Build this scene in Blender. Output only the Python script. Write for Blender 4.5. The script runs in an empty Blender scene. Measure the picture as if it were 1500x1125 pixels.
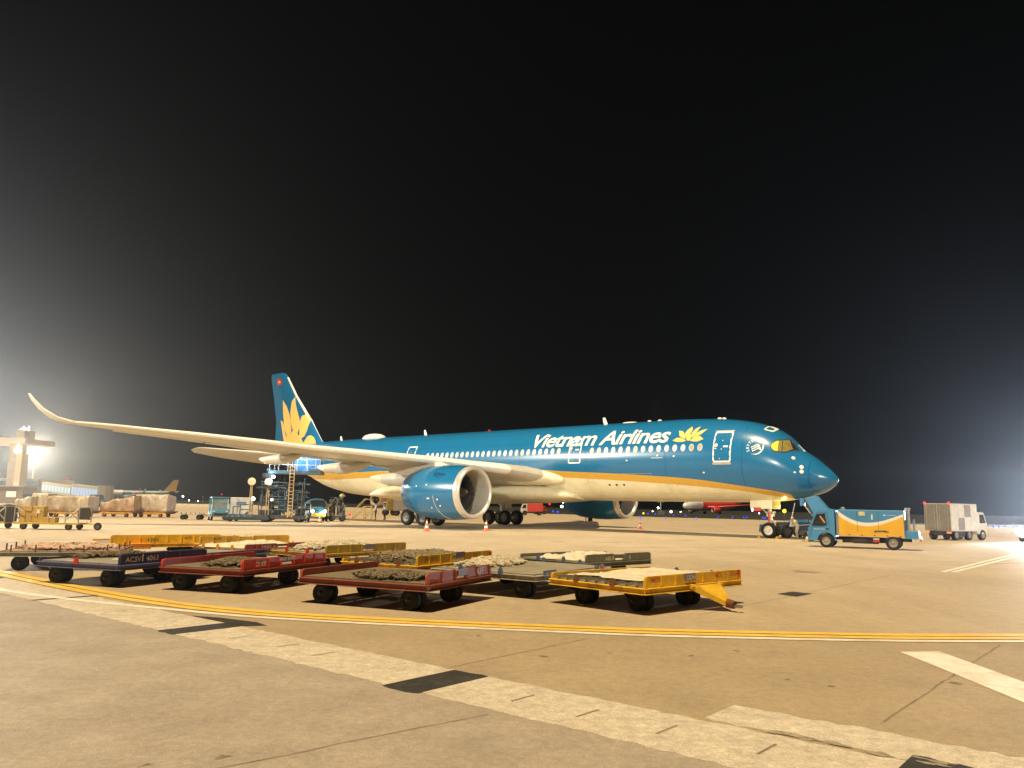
import bpy, bmesh, math, random
from math import sin, cos, pi, radians as R, sqrt, atan2, asin
from mathutils import Vector, Matrix, noise
random.seed(7)
SC = bpy.context.scene
COL = SC.collection

# ------------------------------------------------------------------ camera
F, PITCH, ROLL, CAMH = 1147.36, R(8.753), R(1.10), 1.921     # focal length in pixels of a 1500 px wide photo
fwd = Vector((0, cos(PITCH), sin(PITCH)))
up0 = Vector((0, -sin(PITCH), cos(PITCH)))
rt0 = Vector((1, 0, 0))
rt = rt0*cos(ROLL) + up0*sin(ROLL)
upv = up0*cos(ROLL) - rt0*sin(ROLL)
cam = bpy.data.cameras.new('camera')
cam.sensor_width = 36.0
cam.lens = F/1500*36.0
cam.clip_start, cam.clip_end = 0.1, 6000
camo = bpy.data.objects.new('camera', cam)
COL.objects.link(camo)
camo.matrix_world = Matrix(((rt.x, upv.x, -fwd.x, 0), (rt.y, upv.y, -fwd.y, 0), (rt.z, upv.z, -fwd.z, CAMH), (0, 0, 0, 1)))
SC.camera = camo

# ------------------------------------------------------------------ world, lights, exposure
w = bpy.data.worlds.new('World')
SC.world = w
w.use_nodes = True
bg = w.node_tree.nodes['Background']
bg.inputs[0].default_value = (0.75, 0.85, 1.0, 1)
bg.inputs[1].default_value = 0.0014
SC.view_settings.view_transform = 'Standard'
SC.view_settings.look = 'None'
SC.view_settings.exposure = 0.0
SC.view_settings.gamma = 1.0
SC.cycles.use_denoising = True
SC.cycles.max_bounces = 8
SC.cycles.diffuse_bounces = 4
SC.cycles.volume_bounces = 0
SC.cycles.sample_clamp_indirect = 6.0

def aim(o, target):
    o.rotation_euler = (Vector(target) - o.location).to_track_quat('-Z', 'Y').to_euler()

sun = bpy.data.lights.new('apron_floodlight_key', 'SUN')
sun.energy = 4.7
sun.angle = R(0.9)
sun.color = (1.0, 0.76, 0.43)
suno = bpy.data.objects.new('apron_floodlight_key', sun)
COL.objects.link(suno)
suno.location = (-10, -10, 38)
suno.rotation_euler = Vector((0.13, 0.30, -1)).to_track_quat('-Z', 'Y').to_euler()

def spot(name, loc, target, watts, deg, col, blend=0.35, size=0.8):
    l = bpy.data.lights.new(name, 'SPOT')
    l.energy = watts; l.color = col; l.spot_size = R(deg); l.spot_blend = blend; l.shadow_soft_size = size
    o = bpy.data.objects.new(name, l)
    COL.objects.link(o)
    o.location = loc
    aim(o, target)
    return o
spot('unseen_floodlight', (-92, 36, 31), (-2, 62, 7), 310000, 46, (1.0, 0.90, 0.70), 0.6, 1.0)
spot('unseen_floodlight', (-30, -45, 30), (0, 66, 16), 255000, 34, (1.0, 0.92, 0.74), 0.7, 1.2)
spot('unseen_floodlight', (62, -30, 30), (19, 52, 5), 135000, 30, (1.0, 0.93, 0.80), 0.7, 1.2)

# unseen lamps added beyond the frame to make the thin haze glow
spot('unseen_floodlight', (-248, 296, 32), (-20, 40, 4), 2300000, 100, (1.0, 0.92, 0.80), 0.9, 1.5)
spot('unseen_floodlight', (108, 152, 7.0), (20, 20, 3.0), 190000, 110, (0.82, 0.90, 1.0), 0.9, 0.6)

spot('unseen_floodlight', (-108, 112, 31), (0, 0, 2), 220000, 56, (1.0, 0.93, 0.82), 0.8, 1.2)  # added out of view for more glow at the upper left
spot('unseen_floodlight', (-52, -30, 32), (-29, 93, 11), 260000, 14, (1.0, 0.93, 0.80), 0.6, 1.0)  # added out of view to brighten the tail fin
spot('unseen_floodlight', (34, 188, 28), (70, 272, 3), 170000, 42, (1.0, 0.90, 0.76), 0.7, 1.0)  # added without a fixture to brighten the small red jet

# ------------------------------------------------------------------ helpers
def ray(px, py):
    return fwd*F + rt*(px - 750) + upv*(562.5 - py)
def at(px, py, Y):                       # point at depth Y metres in front of the camera
    d = ray(px, py)
    return Vector((0, 0, CAMH)) + d*(Y/d.y)
def gnd(px, py, z=0.0):                  # point on the ground
    d = ray(px, py)
    return Vector((0, 0, CAMH)) + d*((z - CAMH)/d.z)

MATS = {}
def mat(name, col, rough=0.6, metal=0.0, var=0.12, scale=3.0, bump=0.0, bscale=40.0, dirt=None, dirt_amt=0.5, dirt_scale=1.2,
        spec=0.5, coat=0.0, stretch=None, emit=None, estr=0.0, alpha=None, grit=0.0, gscale=160.0):
    if name in MATS: return MATS[name]
    m = bpy.data.materials.new(name)
    m.use_nodes = True
    nt = m.node_tree; N = nt.nodes; L = nt.links
    b = N['Principled BSDF']
    b.inputs['Roughness'].default_value = rough
    b.inputs['Metallic'].default_value = metal
    b.inputs['Specular IOR Level'].default_value = spec
    b.inputs['Coat Weight'].default_value = coat
    b.inputs['Coat Roughness'].default_value = 0.06
    tc = N.new('ShaderNodeTexCoord')
    src = tc.outputs['Object']
    if stretch:
        mp = N.new('ShaderNodeMapping'); mp.inputs['Scale'].default_value = stretch[:3]
        if len(stretch) > 3: mp.inputs['Rotation'].default_value = (0, 0, stretch[3])
        L.new(src, mp.inputs[0]); src = mp.outputs[0]
    n1 = N.new('ShaderNodeTexNoise'); n1.inputs['Scale'].default_value = scale; n1.inputs['Detail'].default_value = 6; n1.inputs['Roughness'].default_value = 0.65
    L.new(src, n1.inputs['Vector'])
    cr = N.new('ShaderNodeValToRGB')
    c = Vector(col[:3])
    lo = c*(1 - var*1.3); hi = c*(1 + var)
    cr.color_ramp.elements[0].position = 0.3; cr.color_ramp.elements[1].position = 0.7
    cr.color_ramp.elements[0].color = (*lo, 1); cr.color_ramp.elements[1].color = (*[min(1, v) for v in hi], 1)
    L.new(n1.outputs[0], cr.inputs[0])
    out = cr.outputs[0]
    if dirt:
        n2 = N.new('ShaderNodeTexNoise'); n2.inputs['Scale'].default_value = dirt_scale; n2.inputs['Detail'].default_value = 8; n2.inputs['Roughness'].default_value = 0.7
        L.new(tc.outputs['Object'], n2.inputs['Vector'])
        r2 = N.new('ShaderNodeValToRGB'); r2.color_ramp.elements[0].position = 0.48; r2.color_ramp.elements[1].position = 0.68
        r2.color_ramp.elements[1].color = (dirt_amt,)*3 + (1,)
        L.new(n2.outputs[0], r2.inputs[0])
        mx = N.new('ShaderNodeMixRGB'); L.new(r2.outputs[0], mx.inputs[0]); L.new(out, mx.inputs[1]); mx.inputs[2].default_value = (*dirt, 1)
        out = mx.outputs[0]
    if grit:
        for gs, ga in ((gscale, grit), (gscale*.16, grit*.6)):
            n4 = N.new('ShaderNodeTexNoise'); n4.inputs['Scale'].default_value = gs; n4.inputs['Detail'].default_value = 3; n4.inputs['Roughness'].default_value = 0.7
            L.new(tc.outputs['Object'], n4.inputs['Vector'])
            r4 = N.new('ShaderNodeValToRGB'); r4.color_ramp.elements[0].position = 0.33; r4.color_ramp.elements[1].position = 0.67
            r4.color_ramp.elements[0].color = (1 - ga,)*3 + (1,); r4.color_ramp.elements[1].color = (1 + ga*.8,)*3 + (1,)
            L.new(n4.outputs[0], r4.inputs[0])
            m4 = N.new('ShaderNodeMixRGB'); m4.blend_type = 'MULTIPLY'; m4.inputs[0].default_value = 1.0
            L.new(out, m4.inputs[1]); L.new(r4.outputs[0], m4.inputs[2]); out = m4.outputs[0]
    L.new(out, b.inputs['Base Color'])
    if bump:
        n3 = N.new('ShaderNodeTexNoise'); n3.inputs['Scale'].default_value = bscale; n3.inputs['Detail'].default_value = 5
        L.new(tc.outputs['Object'], n3.inputs['Vector'])
        bp = N.new('ShaderNodeBump'); bp.inputs['Strength'].default_value = bump; bp.inputs['Distance'].default_value = 0.02
        L.new(n3.outputs[0], bp.inputs['Height']); L.new(bp.outputs[0], b.inputs['Normal'])
    if emit:
        b.inputs['Emission Color'].default_value = (*emit, 1)
        b.inputs['Emission Strength'].default_value = estr
    MATS[name] = m
    return m
def glow(name, col, s):
    if name in MATS: return MATS[name]
    m = bpy.data.materials.new(name); m.use_nodes = True
    b = m.node_tree.nodes['Principled BSDF']
    b.inputs['Base Color'].default_value = (*[v*.35 for v in col], 1)
    b.inputs['Emission Color'].default_value = (*col, 1); b.inputs['Emission Strength'].default_value = s
    MATS[name] = m
    return m
def glass(name, col=(0.02, 0.025, 0.03), rough=0.05):
    return mat(name, col, rough, var=0.05, spec=0.8)

class MB:
    def __init__(s): s.v = []; s.f = []; s.m = []
    def add(s, vs, fs, m=0, T=None):
        o = len(s.v)
        s.v += [tuple(T @ Vector(v)) if T else tuple(v) for v in vs]
        for f in fs:
            s.f.append(tuple(i + o for i in f)); s.m.append(m)
        return s
    def box(s, c, d, m=0, rz=0, T=None, taper=1.0):
        x, y, z = [k/2 for k in d]
        vs = []
        for (sx, sy, sz) in ((-1,-1,-1),(1,-1,-1),(1,1,-1),(-1,1,-1),(-1,-1,1),(1,-1,1),(1,1,1),(-1,1,1)):
            k = taper if sz > 0 else 1
            a, b = sx*x*k, sy*y*k
            vs.append((c[0] + a*cos(rz) - b*sin(rz), c[1] + a*sin(rz) + b*cos(rz), c[2] + sz*z))
        return s.add(vs, [(0,3,2,1),(4,5,6,7),(0,1,5,4),(1,2,6,5),(2,3,7,6),(3,0,4,7)], m, T)
    def cyl(s, p0, p1, r0, r1=None, n=10, m=0, caps=True, T=None):
        r1 = r0 if r1 is None else r1
        p0, p1 = Vector(p0), Vector(p1)
        d = (p1 - p0).normalized()
        a = d.orthogonal().normalized(); b = d.cross(a)
        vs = []
        for p, r in ((p0, r0), (p1, r1)):
            for i in range(n):
                t = 2*pi*i/n
                vs.append(p + a*cos(t)*r + b*sin(t)*r)
        fs = [(i, (i+1) % n, n + (i+1) % n, n + i) for i in range(n)]
        if caps: fs += [tuple(range(n-1, -1, -1)), tuple(range(n, 2*n))]
        return s.add(vs, fs, m, T)
    def tube(s, pts, r, n=5, m=0):
        for a, b in zip(pts[:-1], pts[1:]): s.cyl(a, b, r, r, n, m)
        return s
    def loft(s, rings, m=0, cap0=True, cap1=True, T=None, mats=None):
        n = len(rings[0]); o = len(s.v)
        for r in rings: s.v += [tuple(T @ Vector(p)) if T else tuple(p) for p in r]
        for k in range(len(rings) - 1):
            for i in range(n):
                s.f.append((o + k*n + i, o + k*n + (i+1) % n, o + (k+1)*n + (i+1) % n, o + (k+1)*n + i))
                s.m.append(mats(k, i) if mats else m)
        if cap0: s.f.append(tuple(o + i for i in range(n-1, -1, -1))); s.m.append(m)
        if cap1: s.f.append(tuple(o + (len(rings)-1)*n + i for i in range(n))); s.m.append(m)
        return s
    def lathe(s, prof, c, axis='X', n=32, m=0, T=None, mats=None, cap0=False, cap1=False):
        rings = []
        for (a, r) in prof:
            ring = []
            for i in range(n):
                t = 2*pi*i/n
                if axis == 'X': ring.append((c[0] + a, c[1] + r*cos(t), c[2] + r*sin(t)))
                elif axis == 'Y': ring.append((c[0] + r*sin(t), c[1] + a, c[2] + r*cos(t)))
                else: ring.append((c[0] + r*cos(t), c[1] + r*sin(t), c[2] + a))
            rings.append(ring)
        return s.loft(rings, m, cap0, cap1, T, mats)
    def prism(s, poly, y0, y1, m=0, plane='XZ', T=None):
        n = len(poly)
        if plane == 'XZ': vs = [(a, y0, b) for a, b in poly] + [(a, y1, b) for a, b in poly]
        elif plane == 'YZ': vs = [(y0, a, b) for a, b in poly] + [(y1, a, b) for a, b in poly]
        else: vs = [(a, b, y0) for a, b in poly] + [(a, b, y1) for a, b in poly]
        fs = [tuple(range(n)), tuple(range(2*n-1, n-1, -1))] + [(i, n + i, n + (i+1) % n, (i+1) % n) for i in range(n)]
        return s.add(vs, fs, m, T)
    def sphere(s, c, r, n=10, m=0, sc=(1, 1, 1)):
        rings = []
        k = max(4, n//2)
        for j in range(k + 1):
            t = -pi/2 + pi*j/k
            rr = max(cos(t), 0.001)
            rings.append([(c[0] + r*sc[0]*rr*cos(2*pi*i/n), c[1] + r*sc[1]*rr*sin(2*pi*i/n), c[2] + r*sc[2]*sin(t)) for i in range(n)])
        return s.loft(rings, m, False, False)
    def build(s, name, mats, parent=None, smooth=None, bevel=0.0, loc=None, rz=0.0, fix=True):
        me = bpy.data.meshes.new(name)
        me.from_pydata(s.v, [], s.f)
        if not isinstance(mats, (list, tuple)): mats = [mats]
        for m in mats: me.materials.append(m)
        me.polygons.foreach_set('material_index', s.m)
        if fix or bevel:
            bm = bmesh.new(); bm.from_mesh(me)
            if fix: bmesh.ops.recalc_face_normals(bm, faces=bm.faces)
            if bevel:
                es = [e for e in bm.edges if len(e.link_faces) == 2 and e.calc_face_angle(0) > 0.6]
                bmesh.ops.bevel(bm, geom=es, offset=bevel, segments=1, affect='EDGES', clamp_overlap=True)
            bm.to_mesh(me); bm.free()
        if smooth:
            me.polygons.foreach_set('use_smooth', [True]*len(me.polygons))
            me.set_sharp_from_angle(angle=R(smooth))
        me.update()
        o = bpy.data.objects.new(name, me)
        COL.objects.link(o)
        if parent: o.parent = parent
        if loc: o.location = loc
        if rz: o.rotation_euler = (0, 0, rz)
        return o

def tag(o, label=None, cat=None, group=None, kind=None):
    if label: o['label'] = label
    if cat: o['category'] = cat
    if group: o['group'] = group
    if kind: o['kind'] = kind
    return o
def thing(name, label, cat, loc=(0, 0, 0), rz=0.0, group=None):
    o = bpy.data.objects.new(name, None)
    o.empty_display_size = 0.3
    COL.objects.link(o)
    o.location = loc; o.rotation_euler = (0, 0, rz)
    return tag(o, label, cat, group)
def kids(o): return [c for c in COL.objects if c.parent == o]
def copy_tree(o, parent=None):
    c = o.copy(); COL.objects.link(c)
    if parent: c.parent = parent
    for k in kids(o): copy_tree(k, c)
    return c

def text_mesh(body, shear=0.0, bold=0.0, spacing=1.0):
    cu = bpy.data.curves.new('lettering', 'FONT')
    cu.body = body; cu.shear = shear; cu.offset = bold; cu.space_character = spacing; cu.resolution_u = 4
    o = bpy.data.objects.new('lettering', cu)
    COL.objects.link(o)
    dg = bpy.context.evaluated_depsgraph_get()
    me = bpy.data.meshes.new_from_object(o.evaluated_get(dg))
    bpy.data.objects.remove(o)
    return me
def lettering(body, m, parent, origin, xdir, ydir, width=None, height=None, bold=0.012, name='lettering', lift=0.006, shear=0.0):
    """flat lettering: origin = left end of the base line, xdir/ydir = unit vectors in the parent's frame"""
    me = text_mesh(body, shear, bold)
    xs = [v.co.x for v in me.vertices]; ys = [v.co.y for v in me.vertices]
    W, H = max(xs) - min(xs), max(ys) - min(ys)
    sy = height/H if height else width/W
    sx = width/W if width else sy
    X, Y = Vector(xdir), Vector(ydir); Z = X.cross(Y); O = Vector(origin)
    x0, y0 = min(xs), min(ys)
    for v in me.vertices:
        v.co = O + X*((v.co.x - x0)*sx) + Y*((v.co.y - y0)*sy) + Z*lift
    me.materials.clear(); me.materials.append(m)
    o = bpy.data.objects.new(name, me); COL.objects.link(o)
    if parent: o.parent = parent
    return o

def pchip(xk, yk):
    h = [b - a for a, b in zip(xk, xk[1:])]; d = [(b - a)/k for a, b, k in zip(yk, yk[1:], h)]
    n = len(xk); m = [0.0]*n; m[0] = d[0]; m[-1] = d[-1]
    for i in range(1, n - 1):
        if d[i-1]*d[i] > 0:
            w1 = 2*h[i] + h[i-1]; w2 = h[i] + 2*h[i-1]
            m[i] = (w1 + w2)/(w1/d[i-1] + w2/d[i])
    def f(x):
        x = min(max(x, xk[0]), xk[-1])
        i = 0
        while i < n - 2 and x > xk[i+1]: i += 1
        t = (x - xk[i])/h[i]
        return (2*t**3 - 3*t*t + 1)*yk[i] + (t**3 - 2*t*t + t)*h[i]*m[i] + (-2*t**3 + 3*t*t)*yk[i+1] + (t**3 - t*t)*h[i]*m[i+1]
    return f

# common materials
M_TYRE = mat('tyre_rubber', (0.009, 0.0087, 0.0085), 0.85, var=0.25, scale=8, bump=0.2, bscale=30, dirt=(0.02, 0.018, 0.016), dirt_amt=0.3, dirt_scale=5)
M_RIM = mat('wheel_rim_paint', (0.55, 0.53, 0.48), 0.45, var=0.15, scale=12)
M_STEEL = mat('bare_steel', (0.45, 0.44, 0.42), 0.38, 0.8, var=0.2, scale=6)
M_DARK = mat('black_paint', (0.03, 0.03, 0.03), 0.5, var=0.2)
M_RUST = mat('rusty_steel', (0.20, 0.075, 0.035), 0.8, var=0.35, scale=9, bump=0.3)
M_WHITE = mat('white_paint', (0.80, 0.78, 0.72), 0.4, var=0.05)
M_RED = mat('red_paint', (0.55, 0.03, 0.02), 0.45, var=0.1)
M_ORANGE = mat('orange_plastic', (0.75, 0.13, 0.03), 0.45, var=0.1)
M_YELLOW = mat('yellow_paint', (0.78, 0.43, 0.03), 0.5, var=0.12, scale=5, dirt=(0.22, 0.11, 0.04), dirt_amt=0.45, dirt_scale=2.2)
M_BLUE = mat('blue_vehicle_paint', (0.055, 0.23, 0.45), 0.35, var=0.06, coat=0.3, dirt=(0.10, 0.16, 0.2), dirt_amt=0.25)
M_GLASS = glass('dark_window_glass')

def wheel_part(parent, c, r, wd, axis='Y', name='wheel', rim=M_RIM, n=20, rz=0.0):
    """tyre with shoulders and a dished rim, one mesh; axis along Y (turned by rz)"""
    h = wd/2
    prof = [(-h*0.55, r*0.28), (-h*0.72, r*0.56), (-h*0.98, r*0.60), (-h, r*0.80), (-h*0.86, r*0.95), (-h*0.5, r), (h*0.5, r), (h*0.86, r*0.95), (h, r*0.80), (h*0.98, r*0.60), (h*0.72, r*0.56), (h*0.55, r*0.28)]
    b = MB()
    b.lathe(prof, (0, 0, 0), 'Y', n, 0, mats=lambda k, i: 1 if k in (0, 1, 9, 10) else 0)
    for s in (-1, 1):
        b.lathe([(s*h*0.55, r*0.28), (s*h*0.75, r*0.20), (s*h*0.78, 0.002)], (0, 0, 0), 'Y', n, 1)
        for k in range(6):
            t = 2*pi*k/6
            b.cyl((r*0.42*sin(t), s*h*0.60, r*0.42*cos(t)), (r*0.42*sin(t), s*h*0.70, r*0.42*cos(t)), r*0.05, n=6, m=1)
    o = b.build(name, [M_TYRE, rim], parent, smooth=35, loc=c)
    o.rotation_euler = (0, 0, rz)
    return o

# ================================================================== THE SETTING
def sheet(name, poly, z, m, parent=None, kind='structure', thick=0.0):
    b = MB()
    if thick: b.prism(poly, z - thick, z, plane='XY')
    else: b.add([(x, y, z) for x, y in poly], [tuple(range(len(poly)))])
    o = b.build(name, m, parent)
    if parent is None: tag(o, kind=kind)
    return o
M_CONC = mat('apron_concrete', (0.475, 0.392, 0.278), 0.75, var=0.10, scale=0.5, bump=0.12, bscale=25, dirt=(0.36, 0.285, 0.19), dirt_amt=0.42, dirt_scale=0.10, stretch=(1.0, 0.22, 1, R(-8)), spec=0.25, grit=0.16, gscale=26)
M_CONC2 = mat('stand_road_concrete', (0.385, 0.335, 0.28), 0.8, var=0.12, scale=1.3, bump=0.22, bscale=60, dirt=(0.30, 0.245, 0.195), dirt_amt=0.5, dirt_scale=0.5, spec=0.2, grit=0.20, gscale=70)
M_ROAD = mat('lane_concrete', (0.40, 0.325, 0.22), 0.8, var=0.12, scale=0.9, bump=0.2, bscale=60, dirt=(0.32, 0.25, 0.165), dirt_amt=0.5, dirt_scale=0.45, spec=0.2, grit=0.18, gscale=55)
M_SLAB = mat('pale_slab_concrete', (0.60, 0.54, 0.445), 0.85, var=0.14, scale=5, bump=0.35, bscale=70, dirt=(0.44, 0.38, 0.30), dirt_amt=0.45, dirt_scale=1.6, spec=0.2, grit=0.24, gscale=60)
M_PATCH = mat('asphalt_patch', (0.035, 0.032, 0.028), 0.85, var=0.25, scale=12, bump=0.35, bscale=90, dirt=(0.09, 0.075, 0.06), dirt_amt=0.4, dirt_scale=3, spec=0.25)
M_JOINT = mat('joint_sealant', (0.25, 0.20, 0.145), 0.8, var=0.3, scale=4)
M_LINEY = mat('yellow_line_paint', (0.86, 0.58, 0.11), 0.6, var=0.10, scale=4, dirt=(0.52, 0.36, 0.16), dirt_amt=0.55, dirt_scale=2.5)
M_LINEW = mat('white_line_paint', (0.84, 0.82, 0.74), 0.6, var=0.08, scale=4, dirt=(0.52, 0.44, 0.33), dirt_amt=0.75, dirt_scale=1.7, grit=0.12, gscale=60)
M_LINEO = mat('worn_line_paint', (0.60, 0.54, 0.43), 0.65, var=0.10, scale=4, dirt=(0.43, 0.35, 0.25), dirt_amt=0.8, dirt_scale=1.0)
M_GRASS = mat('night_grass', (0.013, 0.015, 0.010), 0.95, var=0.3, scale=0.3)  # unlit field: the darkness is put into the grass colour

sheet('ground', [(-740, -140), (740, -140), (740, 740), (-740, 740)], -0.02, M_GRASS)
edge = [gnd(px, py) for px, py in ((1640, 778), (1500, 773), (1300, 767), (1060, 760), (1000, 758.5), (780, 752), (560, 744.3), (390, 740), (150, 735.5))]
sheet('apron', [(-420, -60), (300, -60), (300, 60)] + [(p.x, p.y) for p in edge] + [(-420, 290)], 0.0, M_CONC)
E_, N_ = Vector((0.77, -0.638)), Vector((0.638, 0.77))       # along / across the concrete strip
def en(e, n): v = E_*e + N_*n; return (v.x, v.y)
sheet('stand_road', [en(-34, 5.93), en(14, 5.93), en(14, -40), en(-34, -40)], 0.004, M_CONC2)

strip = tag(bpy.data.objects.new('concrete_strip', None), kind='structure'); COL.objects.link(strip)
rnd = random.Random(3)
def ragged(e0, e1, n0, n1, z, m, name, parent, amp=0.03, step=0.11, thick=0.01):
    lo = []; hi = []
    k = max(2, int((e1 - e0)/step))
    for i in range(k + 1):
        e = e0 + (e1 - e0)*i/k
        lo.append(en(e, n0 + rnd.uniform(-amp, amp))); hi.append(en(e, n1 + rnd.uniform(-amp, amp)))
    return sheet(name, lo + hi[::-1], z, m, parent, thick=thick)
for (a, b) in ((-27, -21.35), (-20.95, -16.38), (-16.2, -11.52), (-11.02, -6.55), (-6.02, -1.72), (-1.05, 3.9), (4.3, 9)):
    ragged(a, b, 5.90, 6.95, 0.0075, M_SLAB, 'slab', strip)
for (a, b, n0, n1) in ((-21.35, -20.95, 5.88, 7.0), (-16.38, -16.2, 5.9, 7.1), (-11.52, -11.02, 5.86, 7.0), (-6.55, -6.02, 5.84, 6.98), (-1.72, -1.05, 5.88, 7.18), (3.9, 4.3, 5.9, 7.0)):
    ragged(a, b, n0, n1, 0.0062, M_PATCH, 'asphalt_patch', strip, amp=0.03)
sheet('asphalt_patch', [en(-12.6, 6.98), en(-11.9, 6.98), en(-11.0, 6.99), en(-10.85, 7.28), en(-11.25, 7.36), en(-12.1, 7.2)], 0.0058, M_PATCH, strip, thick=0.01)
ragged(-3.45, -0.9, 7.02, 7.72, 0.0060, M_SLAB, 'slab', strip, amp=0.05)
ragged(-0.9, 3.5, 7.02, 8.05, 0.0060, M_SLAB, 'slab', strip, amp=0.05)
M_STAIN = mat('grey_stain', (0.30, 0.255, 0.19), 0.85, var=0.3, scale=9, dirt=(0.46, 0.40, 0.31), dirt_amt=0.9, dirt_scale=5)
def stain(e, n, le, ln, z, m, parent, name='stain', world=False):
    k = 16; ph = rnd.uniform(0, 9); P = []
    for i in range(k):
        a = 2*pi*i/k; r = .62 + .45*noise.noise(Vector((cos(a)*1.4 + ph, sin(a)*1.4, ph)))+ .3*noise.noise(Vector((cos(a)*4 + ph, sin(a)*4, ph)))
        q = (e + le*r*cos(a), n + ln*r*sin(a)); P.append(q if world else en(*q))
    return sheet(name, P, z, m, parent)
for i in range(26):
    e = rnd.uniform(-3.1, 2.6); stain(e, 7.02 + rnd.gauss(0, .05) + (.12 if e > -1 else 0)*rnd.random()*3, rnd.uniform(.08, .34), rnd.uniform(.03, .085), 0.0086 + .00012*i, M_STAIN, strip)
for e in (-13.9, -10.18, -9.2, -8.38, -5.13, -4.33, -3.52, -2.65, 0.6, 1.6):       # short saw cuts in the slabs
    n0 = 6.28 + rnd.uniform(-.05, .05)
    sheet('saw_cut', [en(e - .012, n0), en(e + .014, n0), en(e + .022, n0 + .36), en(e - .006, n0 + .37)], 0.0095, M_JOINT, strip, thick=0.001)

def ribbon(name, pts, wd, z, m, parent=None, jag=0.0, thick=0.0):
    L = []; Rr = []
    for i, p in enumerate(pts):
        a = Vector(pts[max(0, i-1)]); b = Vector(pts[min(len(pts)-1, i+1)])
        d = (b - a).normalized(); n = Vector((-d.y, d.x)); p = Vector(p)
        j = rnd.uniform(-jag, jag)
        L.append(p + n*(wd/2 + j)); Rr.append(p - n*(wd/2 + rnd.uniform(-jag, jag)))
    b = MB(); n = len(pts)
    b.add([(v.x, v.y, z) for v in L + Rr], [(i, n + i, n + i + 1, i + 1) for i in range(n - 1)])
    o = b.build(name, m, parent)
    if parent is None: tag(o, kind='structure')
    return o
def smooth_line(pts, k=6):
    ts = list(range(len(pts)))
    fx = pchip(ts, [p[0] for p in pts]); fy = pchip(ts, [p[1] for p in pts])
    return [(fx(i/k), fy(i/k)) for i in range((len(pts) - 1)*k + 1)]
ycl = smooth_line([(-30, 36), (-21, 27.3), (-16.5, 23.2), (-12.75, 20.1), (-10.2, 17.9), (-7.1, 15.45), (-5.38, 14.38), (-4.0, 13.80), (-2.55, 13.42), (0.05, 12.97), (2.72, 12.66), (5.35, 12.62), (8.2, 12.85), (11.5, 13.4), (18, 15)])
def offs(pts, d):
    o = []
    for i, p in enumerate(pts):
        a = Vector(pts[max(0, i-1)]); b = Vector(pts[min(len(pts)-1, i+1)]); t = (b - a).normalized()
        o.append((p[0] - t.y*d, p[1] + t.x*d))
    return o
inner = offs(ycl, -0.34)
lane = [(x, y) for x, y in inner if -12 < x]
k0 = lane[0]
sheet('lane', [en(-15.5, 6.9)] + lane[0:] + [(18, 2.0), en(14, 6.9)], 0.0035, M_ROAD)
lines = tag(bpy.data.objects.new('apron_road_marking', None), kind='structure'); COL.objects.link(lines)
ribbon('yellow_line', offs(ycl, 0.145), 0.24, 0.0105, M_LINEY, lines, 0.006)
ribbon('yellow_line', offs(ycl, -0.145), 0.24, 0.0105, M_LINEY, lines, 0.006)
ribbon('white_line', smooth_line([(-27, 31), (-16, 21.2), (-10.39, 16.51), (-9.04, 15.64), (-7.7, 14.93), (-5.9, 14.1), (-4.2, 13.40), (-2.6, 13.0), (0.05, 12.56), (2.68, 12.24), (5.33, 12.2), (8.2, 12.42), (11.5, 12.95), (18, 14.5)]), 0.19, 0.0105, M_LINEW, lines, 0.008)
b = MB()
b.add([(x, y, 0.0065) for x, y in ((5.45, 11.28), (6.05, 11.4), (6.02, 10.3), (5.98, 9.3), (5.9, 6.5), (5.86, 4.0), (5.2, 4.0), (5.3, 7.0), (5.34, 8.46), (5.42, 10.2))], [tuple(range(10))])
b.build('white_stripe', M_LINEW, lines)
far_l = tag(bpy.data.objects.new('stand_marking', None), kind='structure'); COL.objects.link(far_l)
ribbon('white_line', smooth_line([(-30, 36.6), (-11.29, 36.17), (-5.68, 35.86), (-1.36, 35.14), (5.53, 31.65), (14.24, 26.32)]), 0.17, 0.0045, M_LINEO, far_l, 0.01)
ribbon('white_line', [(14.24, 26.32), (20.0, 33.3), (26.47, 41.02), (40, 57)], 0.15, 0.0045, M_LINEW, far_l, 0.006)
ribbon('white_line', [(14.62, 26.36), (20.15, 32.95), (26.4, 40.4), (40, 56.6)], 0.15, 0.0045, M_LINEW, far_l, 0.006)
# joints between the big concrete bays and long tyre streaks
jn = tag(bpy.data.objects.new('apron_joint', None), kind='structure'); COL.objects.link(jn)
for (a, bq) in (((-2.9, 5.3), (-0.16, 7.61)), ((-0.70, 9.62), (1.17, 11.89)), ((3.48, 7.6), (4.99, 9.37)), ((4.99, 9.37), (7.31, 12.05))):
    pts = [Vector(a).lerp(Vector(bq), i/14) for i in range(15)]
    pts = [(p.x + rnd.uniform(-.012, .012), p.y + rnd.uniform(-.012, .012)) for p in pts]
    ribbon('joint', pts, 0.022, 0.0056, M_JOINT, jn, 0.006)
for k in range(-5, 14):
    for n0 in (13.5, 27.5, 42):
        pts = [en(-6.69 + 5.0*k + rnd.uniform(-.02, .02), n0 + i*1.0) for i in range(14)]
        ribbon('joint', pts, 0.018, 0.0025, M_JOINT, jn, 0.004)
M_STREAK = mat('tyre_streak', (0.29, 0.225, 0.15), 0.75, var=0.25, scale=1.2, stretch=(0.25, 2, 1))
stk = tag(bpy.data.objects.new('tyre_streaks', None), kind='structure'); COL.objects.link(stk)
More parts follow.
